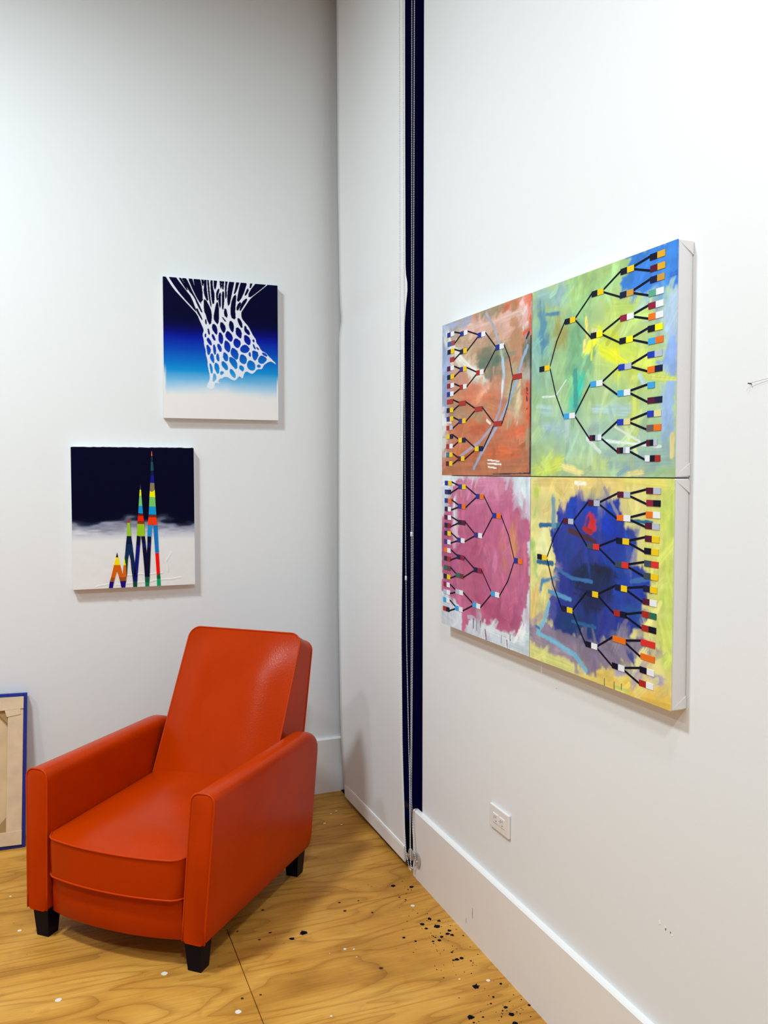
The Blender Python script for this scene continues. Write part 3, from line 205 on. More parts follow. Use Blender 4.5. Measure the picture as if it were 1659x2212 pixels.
def grow(pts, d):
    area = sum(a[0] * c[1] - c[0] * a[1] for a, c in zip(pts, pts[1:] + pts[:1])); s = 1 if area > 0 else -1
    out = []
    for i, p in enumerate(pts):
        a = pts[i - 1]; c = pts[(i + 1) % len(pts)]; dx, dy = c[0] - a[0], c[1] - a[1]; l = math.hypot(dx, dy) or 1
        out.append((p[0] + s * dy / l * d, p[1] - s * dx / l * d))
    return out

# ---- painting by numpy on a grid of vertices
def inside(poly, X, Y):
    r = np.zeros(X.shape, bool); n = len(poly)
    for i in range(n):
        x1, y1 = poly[i]; x2, y2 = poly[(i + 1) % n]
        if y1 == y2: continue
        c = ((y1 > Y) != (y2 > Y)) & (X < (x2 - x1) * (Y - y1) / (y2 - y1) + x1)
        r ^= c
    return r

def vnoise(X, Y, s, seed):
    """smooth value noise"""
    rng = np.random.RandomState(seed); T = rng.rand(64, 64)
    x = X * s; y = Y * s
    xi = np.floor(x).astype(int); yi = np.floor(y).astype(int); fx = x - xi; fy = y - yi
    fx = fx * fx * (3 - 2 * fx); fy = fy * fy * (3 - 2 * fy)
    g = lambda a, b: T[a % 64, b % 64]
    return (g(xi, yi) * (1 - fx) + g(xi + 1, yi) * fx) * (1 - fy) + (g(xi, yi + 1) * (1 - fx) + g(xi + 1, yi + 1) * fx) * fy

def sstep(a, b, v):
    t = np.clip((v - a) / (b - a), 0, 1); return t * t * (3 - 2 * t)

def stroke_mask(pts, w, X, Y, seed):
    best = np.full(X.shape, 9.0); al = np.zeros(X.shape); ac = np.zeros(X.shape); L = 0.0
    for i in range(len(pts) - 1):
        ax, ay = pts[i]; bx, by = pts[i + 1]
        dx, dy = bx - ax, by - ay; l = math.hypot(dx, dy) or 1e-6
        t = np.clip(((X - ax) * dx + (Y - ay) * dy) / (l * l), 0, 1)
        ex = X - (ax + t * dx); ey = Y - (ay + t * dy)
        d = np.hypot(ex, ey); sgn = (ex * dy - ey * dx) / l
        k = d < best
        best = np.where(k, d, best); al = np.where(k, L + t * l, al); ac = np.where(k, sgn, ac)
        L += l
    big = w > 0.014
    wob = (vnoise(X, Y, 30, seed + 3) - .5) * w * (.55 if big else .2) + (vnoise(X, Y, 120, seed + 5) - .5) * w * .2
    streak = vnoise(ac / max(w, 1e-4) * 9, al * 6, 1.0, seed)
    m = sstep(w / 2 + w * .14, w / 2 - w * (.30 if big else .15), best + wob)
    if big:
        m = m * (0.78 + 0.22 * sstep(.1, .6, streak))
        # dry, streaky start and end of the stroke
        run = np.minimum(al, L - al) / w
        m = m * sstep(-.05, .55, run + .5 * (vnoise(ac / w * 14, al * 0, 1.0, seed + 11)))
    return m, streak

def grid_face(name, W, H, nx, ny, y, colours, m, parent, relief=None):
    """painted sheet, nx x ny quads, vertex colours (ny+1, nx+1, 3)"""
    xs = np.linspace(0, W, nx + 1); zs = np.linspace(0, H, ny + 1)
    X, Z = np.meshgrid(xs, zs)
    Yv = np.full_like(X, y) if relief is None else y - relief
    co = np.stack([X, Yv, Z], -1).reshape(-1, 3)
    i = np.arange(ny)[:, None] * (nx + 1) + np.arange(nx)[None, :]
    q = np.stack([i, i + 1, i + nx + 2, i + nx + 1], -1).reshape(-1)
    me = bpy.data.meshes.new(name)
    me.vertices.add(len(co)); me.vertices.foreach_set('co', co.ravel())
    me.loops.add(len(q)); me.loops.foreach_set('vertex_index', q.astype(np.int32))
    nf = nx * ny
    me.polygons.add(nf); me.polygons.foreach_set('loop_start', np.arange(nf, dtype=np.int32) * 4)
    me.update(calc_edges=True); me.validate()
    ca = me.color_attributes.new('paint', 'FLOAT_COLOR', 'POINT')
    rgba = np.ones((len(co), 4), np.float32); rgba[:, :3] = colours.reshape(-1, 3)
    ca.data.foreach_set('color', rgba.ravel())
    me.shade_smooth()
    me.materials.append(m)
    o = bpy.data.objects.new(name, me); COL.objects.link(o); o.parent = parent
    return o

# ---------------------------------------------------------------- materials of the setting
M_wall = mat('white_wall_paint', (0.79, 0.805, 0.82), rough=0.7, spec=0.25, bump=0.10, bump_scale=90)
M_trim = mat('white_trim_paint', (0.83, 0.82, 0.81), rough=0.4, spec=0.4)
M_ceil = mat('dark_ceiling_paint', (0.25, 0.25, 0.26), rough=0.9)
M_far = mat('grey_studio_wall', (0.30, 0.30, 0.30), rough=0.9)
M_dark = mat('dark_window_metal', (0.0008, 0.0008, 0.022), rough=0.5, spec=0.05)
M_sub = mat('dark_subfloor', (0.03, 0.02, 0.012), rough=0.9)

def plywood_material():
    m = bpy.data.materials.new('varnished_plywood'); m.use_nodes = True
    nt = m.node_tree; N = nt.nodes; Lk = nt.links; b = N['Principled BSDF']
    tc = N.new('ShaderNodeTexCoord')
    def mapping(scale, rot=0.06):
        mp = N.new('ShaderNodeMapping'); mp.inputs['Scale'].default_value = scale; mp.inputs['Rotation'].default_value = (0, 0, rot)
        Lk.new(tc.outputs['Object'], mp.inputs['Vector']); return mp
    def noise(mp, s, det=4, dist=0.0):
        n = N.new('ShaderNodeTexNoise'); n.inputs['Scale'].default_value = s; n.inputs['Detail'].default_value = det
        n.inputs['Distortion'].default_value = dist; Lk.new(mp.outputs['Vector'], n.inputs['Vector']); return n
    def ramp(src, stops):
        r = N.new('ShaderNodeValToRGB'); e = r.color_ramp.elements
        while len(e) < len(stops): e.new(0.5)
        for k, (p, c) in enumerate(stops): e[k].position = p; e[k].color = (*c, 1)
        Lk.new(src, r.inputs['Fac']); return r
    def mix(kind, fac, a, c):
        x = N.new('ShaderNodeMix'); x.data_type = 'RGBA'; x.blend_type = kind
        if isinstance(fac, float): x.inputs['Factor'].default_value = fac
        else: Lk.new(fac, x.inputs['Factor'])
        Lk.new(a, x.inputs['A']); Lk.new(c, x.inputs['B']); return x
    # broad colour clouds of the face veneer
    n1 = noise(mapping((1.0, 2.6, 1)), 2.0, 4, 0.4)
    base = ramp(n1.outputs['Fac'], [(0.28, lin('b07a30')), (0.5, lin('cc9440')), (0.72, lin('dca852'))])
    # cathedral grain: contour lines of a stretched noise field
    n2 = noise(mapping((0.55, 2.8, 1)), 1.6, 2, 0.6)
    mul = N.new('ShaderNodeMath'); mul.operation = 'MULTIPLY'; mul.inputs[1].default_value = 11.0; Lk.new(n2.outputs['Fac'], mul.inputs[0])
    fr = N.new('ShaderNodeMath'); fr.operation = 'FRACT'; Lk.new(mul.outputs[0], fr.inputs[0])
    g = ramp(fr.outputs[0], [(0.0, (0.62, 0.55, 0.46)), (0.06, (0.72, 0.66, 0.58)), (0.30, (0.96, 0.95, 0.93)), (0.7, (1.02, 1.02, 1.0)), (1.0, (0.86, 0.82, 0.76))])
    m1 = mix('MULTIPLY', 0.85, base.outputs['Color'], g.outputs['Color'])
    n3 = noise(mapping((6, 90, 1)), 1.5, 5)
    g3 = ramp(n3.outputs['Fac'], [(0.3, (0.78, 0.74, 0.7)), (0.65, (1.06, 1.04, 1.0))])
    m2 = mix('MULTIPLY', 0.6, m1.outputs['Result'], g3.outputs['Color'])
    n4 = noise(mapping((5, 5, 1)), 3.0, 6)
    g4 = ramp(n4.outputs['Fac'], [(0.60, (1, 1, 1)), (0.72, (0.80, 0.74, 0.70))])
    m3 = mix('MULTIPLY', 0.7, m2.outputs['Result'], g4.outputs['Color'])
    Lk.new(m3.outputs['Result'], b.inputs['Base Color'])
    b.inputs['Roughness'].default_value = 0.5
    b.inputs['Specular IOR Level'].default_value = 0.2
    bp = N.new('ShaderNodeBump'); bp.inputs['Strength'].default_value = 0.12; bp.inputs['Distance'].default_value = 0.001
    Lk.new(n3.outputs['Fac'], bp.inputs['Height']); Lk.new(bp.outputs['Normal'], b.inputs['Normal'])
    return m
M_ply = plywood_material()

# ---------------------------------------------------------------- the room
XW, YW = 1.257, 3.793          # inner faces of the right wall and of the left (rear) wall
X0, Y0 = -3.2, -2.6            # the two walls behind the camera
WIN_Y = 2.832                  # where the right wall ends and the window opening starts
WIN_TOP = 3.95

floor = tag(box('floor', X0 - .1, XW + .12, Y0 - .1, YW + .1, -0.06, -0.013, M_sub), kind='structure')
# plywood sheets laid over the floor, thin open joints between them
SX, SY, G = 0.520, 2.752, 0.0012
xs = [X0 - .05, SX - 2.44, SX, XW + .06]
for a, c in ((X0 - .05, SX - 2.44), (SX - 2.44, SX), (SX, XW + .06)):
    for d, e in ((SY - 1.22, SY), (SY - 3.66, SY - 2.44)):
        box('plywood_sheet', a + G, c - G, d + G, e - G, -0.0125, 0.0, M_ply, floor, bevel=0.0008, seg=1)
for a, c in ((X0 - .05, SX - 1.22), (SX - 1.22, XW + .06)):
    for d, e in ((SY, YW + .02), (SY - 2.44, SY - 1.22)):
        box('plywood_sheet', a + G, c - G, d + G, e - G, -0.0125, 0.0, M_ply, floor, bevel=0.0008, seg=1)
for a, c in ((X0 - .05, SX - 1.22), (SX - 1.22, XW + .06)):
    box('plywood_sheet', a + G, c - G, Y0 - .05, SY - 3.66 - G, -0.0125, 0.0, M_ply, floor, bevel=0.0008, seg=1)

wall_left = tag(box('wall_left', X0, XW + .13, YW, YW + .12, -0.02, CEILING_Z, M_wall), kind='structure')
bm = bmesh.new()
box_bm(bm, XW, XW + .12, Y0, WIN_Y, -0.02, CEILING_Z)
box_bm(bm, XW, XW + .12, WIN_Y, YW, WIN_TOP, CEILING_Z)
wall_right = tag(bm_obj('wall_right', bm, M_wall), kind='structure')
tag(box('wall_front', X0, XW + .12, Y0 - .12, Y0, -0.02, CEILING_Z, M_far), kind='structure')
tag(box('wall_side', X0 - .12, X0, Y0, YW, -0.02, CEILING_Z, M_far), kind='structure')
tag(box('ceiling', X0 - .12, XW + .13, Y0 - .12, YW + .12, CEILING_Z, CEILING_Z + .1, M_ceil), kind='structure')

bb_r = tag(prism('baseboard_right', [(XW, 0.0), (XW - .019, 0.0), (XW - .019, .246), (XW - .015, .250), (XW, .250)], Y0, WIN_Y + .042, M_trim, axis='y'), kind='structure')
bb_l = tag(prism('baseboard_left', [(YW, 0.0), (YW - .018, 0.0), (YW - .018, .250), (YW - .014, .254), (YW, .254)], X0, XW + .06, M_trim, axis='x'), kind='structure')

# window behind the roller shade: dark frame and night glass
win = tag(empty('window_1', (XW + .10, (WIN_Y + YW) / 2, 0)), kind='structure')
def part_world(o, parent):
    o.parent = parent; o.matrix_parent_inverse = parent.matrix_world.inverted(); return o
bpy.context.view_layer.update()
bm = bmesh.new()
for (a, c, d, e) in ((WIN_Y - .0, WIN_Y + .06, 0, WIN_TOP), (YW - .06, YW, 0, WIN_TOP), (WIN_Y, YW, 0, .04), (WIN_Y, YW, WIN_TOP - .06, WIN_TOP)):
    box_bm(bm, XW + .07, XW + .13, a, c, d, e)
part_world(bm_obj('window_frame', bm, M_dark), win)
M_glass = bpy.data.materials.new('night_window_glass'); M_glass.use_nodes = True
_b = M_glass.node_tree.nodes['Principled BSDF']
_b.inputs['Base Color'].default_value = (0.9, 0.92, 0.95, 1); _b.inputs['Roughness'].default_value = 0.0
_b.inputs['Transmission Weight'].default_value = 1.0; _b.inputs['IOR'].default_value = 1.15
for d, e in ((.04, WIN_TOP - .06),):
    part_world(box('pane', XW + .095, XW + .103, WIN_Y + .06, YW - .06, d, e, M_glass), win)
# dark lining of the window opening
bm = bmesh.new()
box_bm(bm, XW + .001, XW + .13, WIN_Y, WIN_Y + .004, 0, WIN_TOP)
box_bm(bm, XW + .001, XW + .13, WIN_Y, YW, 0.0, .004)
part_world(bm_obj('window_lining', bm, M_dark), win)

# small damage and marks on wall and baseboard
M_scuff = mat('grey_scuff', '8a8480', rough=0.8)
M_chip = mat('plaster_chip', 'f2efe9', rough=0.9)
M_nail = mat('nail_steel', '3a3a40', rough=0.4, metal=0.8)
def dab(name, y, z, w, h, m, x, parent, seed):
    rnd = random.Random(seed); n = 9
    pts = [(y + w * math.cos(6.283 * k / n) * rnd.uniform(.6, 1.1), z + h * math.sin(6.283 * k / n) * rnd.uniform(.6, 1.1)) for k in range(n)]
    return prism(name, pts, x - .0006, x + .001, m, parent, axis='x')
dab('plaster_chip', 1.524, .492, .004, .006, M_chip, XW, wall_right, 1)
dab('plaster_chip', 1.505, .489, .003, .005, M_chip, XW, wall_right, 2)
dab('plaster_chip', 1.484, .484, .003, .004, M_chip, XW, wall_right, 3)
dab('scuff_mark', 1.503, .487, .002, .003, M_scuff, XW, wall_right, 4)
dab('scuff_mark', 1.487, .487, .002, .003, M_scuff, XW, wall_right, 5)
dab('scuff_mark', 2.393, .090, .0016, .020, M_scuff, XW - .019, bb_r, 6)
dab('scuff_mark', 2.437, .045, .0012, .011, M_scuff, XW - .019, bb_r, 7)
dab('scuff_mark', 1.95, .92, .002, .001, M_scuff, XW, wall_right, 8)
nail = tube('nail', [(XW + .004, 1.2855, 1.667), (XW - .008, 1.2855, 1.668)], .0012, M_nail, None, 8)
tag(nail, 'tiny dark nail in the white wall right of the four panel painting', 'nail')
wire = tube('loose_thread', [(XW - .006, 1.2853, 1.668), (XW - .004, 1.262, 1.671), (XW - .003, 1.235, 1.674), (XW - .003, 1.20, 1.675)], .0004, mat('grey_thread', 'a8a8ae', rough=.8), None, 6)
tag(wire, 'thin grey thread tied to the nail on the right wall', 'thread')

# paint spatter on the plywood: every larger drop is a piece of its own
M_drop_k = mat('dried_dark_paint', (0.002, 0.002, 0.008), rough=0.5, spec=0.04)
M_drop_w = mat('dried_white_paint', (0.75, 0.72, 0.66), rough=0.5)
M_drop_b = mat('dried_brown_paint', (0.05, 0.025, 0.012), rough=0.6, spec=0.08)
def splat_geo(x, y, r, seed, spiky):
    rnd = random.Random(seed); n = 18
    out = []
    for k in range(n):
        rr = r * (1 + rnd.uniform(-.10, .10))
        if spiky and rnd.random() < .25: rr *= rnd.uniform(1.15, 1.5)
        a = 6.283 * k / n
        out.append((x + rr * math.cos(a), y + rr * math.sin(a)))
    return out
def splat(name, x, y, r, m, seed, spiky=True):
    return prism(name, splat_geo(x, y, r, seed, spiky), -.0004, .0005, m, floor, axis='z')
for i, (x, y, r) in enumerate(SPLATS_DARK + SPLATS_DARK2):
    m = M_drop_b if i in (38, 39, 40, 41, 42, 43) or i >= len(SPLATS_DARK) + 2 else M_drop_k
    splat('dark_paint_drop', x, y, r * (1.0 if i < len(SPLATS_DARK) else .8), m, 100 + i)
for i, (x, y, r) in enumerate(SPLATS_WHITE + SPLATS_WHITE2):
    splat('white_paint_drop', x, y, r * .85, M_drop_w, 300 + i, False)
rnd = random.Random(5); vs = []; fs = []
for i in range(150):
    c = SPLATS_DARK[rnd.randrange(0, 37)]
    x = c[0] + rnd.gauss(0, .05); y = c[1] + rnd.gauss(0, .05)
    if x > XW - .025: continue
    r = rnd.uniform(.0008, .0026); k = len(vs)
    vs += [(x + r * math.cos(6.283 * j / 6), y + r * math.sin(6.283 * j / 6), .0003) for j in range(6)]; fs.append(tuple(range(k, k + 6)))
for i in range(60):
    x = rnd.uniform(-.4, 1.1); y = rnd.uniform(2.0, 3.6); r = rnd.uniform(.0006, .0016); k = len(vs)
    vs += [(x + r * math.cos(6.283 * j / 6), y + r * math.sin(6.283 * j / 6), .0003) for j in range(6)]; fs.append(tuple(range(k, k + 6)))
sp = obj('fine_paint_specks', vs, fs, M_drop_k, floor); sp['kind'] = 'stuff'

# ---------------------------------------------------------------- roller shade over the window
M_shade = mat('white_shade_fabric', (0.80, 0.81, 0.82), rough=0.75, spec=0.2, bump=0.05, bump_scale=600)
M_hem = mat('white_hem_fabric', (0.84, 0.83, 0.82), rough=0.6, spec=0.3)
shade = empty('roller_shade', (1.236, 3.36, 0.018))
tag(shade, 'tall white roller shade hanging to the floor beside the dark window gap', 'window shade')
def lerp_tab(tab, z):
    for (z0, v0), (z1, v1) in zip(tab, tab[1:]):
        if z <= z1: return v0 + (v1 - v0) * max(0, (z - z0)) / (z1 - z0)
    return tab[-1][1]
EDGE_R = [(0.0, 2.942), (.077, 2.945), (.216, 2.954), (.475, 2.983), (.829, 2.994), (1.358, 2.983), (1.704, 2.977), (2.044, 2.961), (2.184, 2.941), (2.229, 2.952), (2.713, 2.951), (3.206, 2.949), (3.95, 2.949)]
EDGE_L = [(0.0, 3.640), (.086, 3.651), (.485, 3.675), (.906, 3.699), (1.538, 3.704), (2.098, 3.697), (2.177, 3.674), (2.323, 3.689), (2.775, 3.705), (3.95, 3.705)]
def shade_pt(u, z, off):
    yr = lerp_tab(EDGE_R, z); yl = lerp_tab(EDGE_L, z)
    y = yr + (yl - yr) * u
    x = 0.004 * math.sin(u * 5.0 + z * 1.3) * min(1, z / .4)
    x -= .014 * (max(0, u - .80) / .20) ** 2 * min(1, z / .3)      # left edge curls towards the room
    x += .004 * math.exp(-((z - 2.17) / .05) ** 2)                 # a crease right across
    return (x + off, y - 3.36, z - .018)
NU, NZ = 28, 130
ZT = 3.90
vs = []; fs = []
for side, off in ((0, 0.0), (1, 0.0012)):
    for j in range(NZ + 1):
        for i in range(NU + 1):
            vs.append(shade_pt(i / NU, .075 + (ZT - .075) * j / NZ, off))
S1 = (NU + 1) * (NZ + 1)
for j in range(NZ):
    for i in range(NU):
        a = j * (NU + 1) + i
        fs.append((a, a + 1, a + NU + 2, a + NU + 1)); fs.append((S1 + a, S1 + a + 1, S1 + a + NU + 2, S1 + a + NU + 1))
for j in range(NZ):
    a = j * (NU + 1); fs.append((a, a + NU + 1, S1 + a + NU + 1, S1 + a)); a += NU; fs.append((a, a + NU + 1, S1 + a + NU + 1, S1 + a))
obj('shade_fabric', vs, fs, M_shade, shade, smooth=True)
vs = []; fs = []
prof = [(-.0035, .0), (-.0050, .004), (-.0050, .050), (-.0035, .058), (0.0, .060), (.003, .058), (.004, .004), (.002, .0)]
for i in range(13):
    u = i / 12
    for dx, dz in prof:
        p = shade_pt(u, .022 + dz, 0); vs.append((p[0] * 0 + dx, p[1], dz + .004))
k = len(prof)
for i in range(12):
    for j in range(k): fs.append((i * k + j, i * k + (j + 1) % k, (i + 1) * k + (j + 1) % k, (i + 1) * k + j))
fs.append(tuple(range(k))); fs.append(tuple(range(12 * k, 13 * k)))
obj('hem_bar', vs, fs, M_hem, shade)
tube('roller_tube', [(.02, -.42, 3.88), (.02, .35, 3.88)], .028, M_trim, shade, 16)

# bead chains of the shades
M_bead = mat('silver_bead', (0.80, 0.84, 0.86), rough=0.3, metal=0.25)
def bead_geo(cs, r):
    t = (1 + 5 ** .5) / 2
    iv = [Vector(v).normalized() * r for v in ((-1, t, 0), (1, t, 0), (-1, -t, 0), (1, -t, 0), (0, -1, t), (0, 1, t), (0, -1, -t), (0, 1, -t), (t, 0, -1), (t, 0, 1), (-t, 0, -1), (-t, 0, 1))]
    it = [(0, 11, 5), (0, 5, 1), (0, 1, 7), (0, 7, 10), (0, 10, 11), (1, 5, 9), (5, 11, 4), (11, 10, 2), (10, 7, 6), (7, 1, 8), (3, 9, 4), (3, 4, 2), (3, 2, 6), (3, 6, 8), (3, 8, 9), (4, 9, 5), (2, 4, 11), (6, 2, 10), (8, 6, 7), (9, 8, 1)]
    vs = []; fs = []
    for c in cs:
        k = len(vs); vs += [v + c for v in iv]; fs += [(a + k, b + k, d + k) for a, b, d in it]
    return vs, fs
def bead_chain(label, strands, conns, xx):
    base = strands[0][-1]
    root = empty('bead_chain', (xx, base[0], base[1]))
    tag(root, label, 'bead chain', 'bead chains of the shade')
    for s in strands:
        top = s[0]; s = [(top[0] + (top[0] - s[1][0]) * .6, 3.86)] + list(s)
        pts = [Vector((0, y - base[0], z - base[1])) for y, z in s]
        cs = []; carry = 0.0; step = .0060
        for a, b in zip(pts, pts[1:]):
            l = (b - a).length; d = carry
            while d < l: cs.append(a + (b - a) * (d / l)); d += step
            carry = d - l
        vs, fs = bead_geo(cs, .0023)
        o = obj('bead_strand', vs, fs, M_bead, root, smooth=True); o['kind'] = 'stuff'
    for k, z in conns:                                             # joining link sits on strand k
        y = next(a[0] + (c[0] - a[0]) * (a[1] - z) / (a[1] - c[1]) for a, c in zip(strands[k], strands[k][1:]) if a[1] >= z >= c[1])
        tube('chain_connector', [(0, y - base[0], z - base[1] + .008), (0, y - base[0], z - base[1] + .003), (0, y - base[0], z - base[1] - .003), (0, y - base[0], z - base[1] - .008)], .0042, M_bead, root, 8)
    return root
bead_chain('silver bead chain hanging over the edge of the white roller shade', CHAIN_STRANDS[:2], [(1, 1.108)], 1.216)
bead_chain('silver bead chain hanging in the dark gap next to the white wall', CHAIN_STRANDS[2:], [(0, 1.272)], 1.226)

M_clear = bpy.data.materials.new('clear_plastic'); M_clear.use_nodes = True
_b = M_clear.node_tree.nodes['Principled BSDF']
_b.inputs['Base Color'].default_value = (0.78, 0.74, 0.72, 1); _b.inputs['Roughness'].default_value = 0.18
_b.inputs['Transmission Weight'].default_value = 0.75; _b.inputs['IOR'].default_value = 1.3
def disc(name, c, r, th, m, parent, n=24):
    pts = [(c[1] + r * math.cos(6.283 * k / n), c[2] + r * math.sin(6.283 * k / n)) for k in range(n)]
    return prism(name, pts, c[0] - th / 2, c[0] + th / 2, m, parent, axis='x')
tn = empty('chain_tensioner', (XW - .020, 2.826, .06))
tag(tn, 'clear plastic chain holder screwed to the end of the right baseboard', 'chain holder')
disc('backing_disc', (-.0035, -.002, .020), .025, .005, M_clear, tn)
disc('screw', (-.0075, -.006, .016), .0028, .003, M_bead, tn, 10)
disc('guide_disc', (-.014, .032, .028), .021, .004, M_clear, tn)
tube('axle', [(-.0055, .02, .026), (-.012, .03, .028)], .006, M_clear, tn, 10)
tube('guide_ring', [(-.014, .068 + .010 * math.cos(6.283 * k / 16), .006 + .011 * math.sin(6.283 * k / 16)) for k in range(16)], .0022, M_clear, tn, 8, True)
tube('link_bar', [(-.014, .056, .008), (-.014, .050, .018)], .003, M_clear, tn, 8)

# ---------------------------------------------------------------- wall outlet
M_plate = mat('white_plate_plastic', (0.80, 0.78, 0.76), rough=0.35, spec=0.5)
M_slot = mat('dark_slot', (0.05, 0.035, 0.03), rough=0.8)
outlet = empty('wall_outlet', (XW, 2.245, .447), math.radians(-90))
tag(outlet, 'white horizontal power outlet on the right wall above the baseboard', 'power outlet')
box('cover_plate', -.058, .058, -.0085, 0, -.036, .036, M_plate, outlet, bevel=.003, seg=2)
for s in (-1, 1):
    f = box('socket_face', s * .0195 - .0165, s * .0195 + .0165, -.0105, -.004, -.015, .015, M_plate, outlet, bevel=.002, seg=2)
    box('slot', s * .0195 - .0075, s * .0195 - .0055, -.0108, -.0100, -.002, .007, M_slot, f)
    box('slot', s * .0195 + .0035, s * .0195 + .0060, -.0108, -.0100, .003, .008, M_slot, f)
    box('slot', s * .0195 + .0035, s * .0195 + .0065, -.0108, -.0100, -.009, -.005, M_slot, f)
tube('cover_screw', [(0, -.0075, 0), (0, -.0095, 0)], .0022, M_bead, outlet, 8)

# ---------------------------------------------------------------- stretched canvases
M_canvas = mat('white_primed_canvas', (0.80, 0.80, 0.80), rough=0.75, spec=0.2, bump=0.15, bump_scale=500)
M_paint = paint_mat('oil_paint')
M_acryl = paint_mat('flat_acrylic', rough=0.5, bump=0.08, spec=0.06)
M_line = mat('dark_painted_line', (0.002, 0.003, 0.016), rough=0.5, spec=0.1)
BC = {k: mat('block_colour_' + v, v, rough=0.45, spec=0.12) for k, v in BLOCK_COLOURS.items()}

def canvas_body(root, W, H, D, m=None):
    """white canvas wrapped over its bars, with folded corners on the side faces"""
    b = box('canvas_wrap', 0, W, -D, 0, 0, H, m or M_canvas, root, bevel=.0025, seg=2)
    for z0, sg in ((0, 1), (H, -1)):
        vs = [(W + .0002, -D + .003, z0 + sg * .002), (W + .0028, -.001, z0 + sg * .004), (W + .0030, -.001, z0 + sg * .030), (W + .0002, -D + .004, z0 + sg * .006)]
        vs += [(W - .001, -D + .003, z0 + sg * .002), (W - .001, -.001, z0 + sg * .004), (W - .001, -.001, z0 + sg * .030), (W - .001, -D + .004, z0 + sg * .006)]
        obj('corner_fold', vs, [(0, 1, 2, 3), (4, 5, 6, 7), (0, 1, 5, 4), (1, 2, 6, 5), (2, 3, 7, 6), (3, 0, 4, 7)], m or M_canvas, b)
    return b

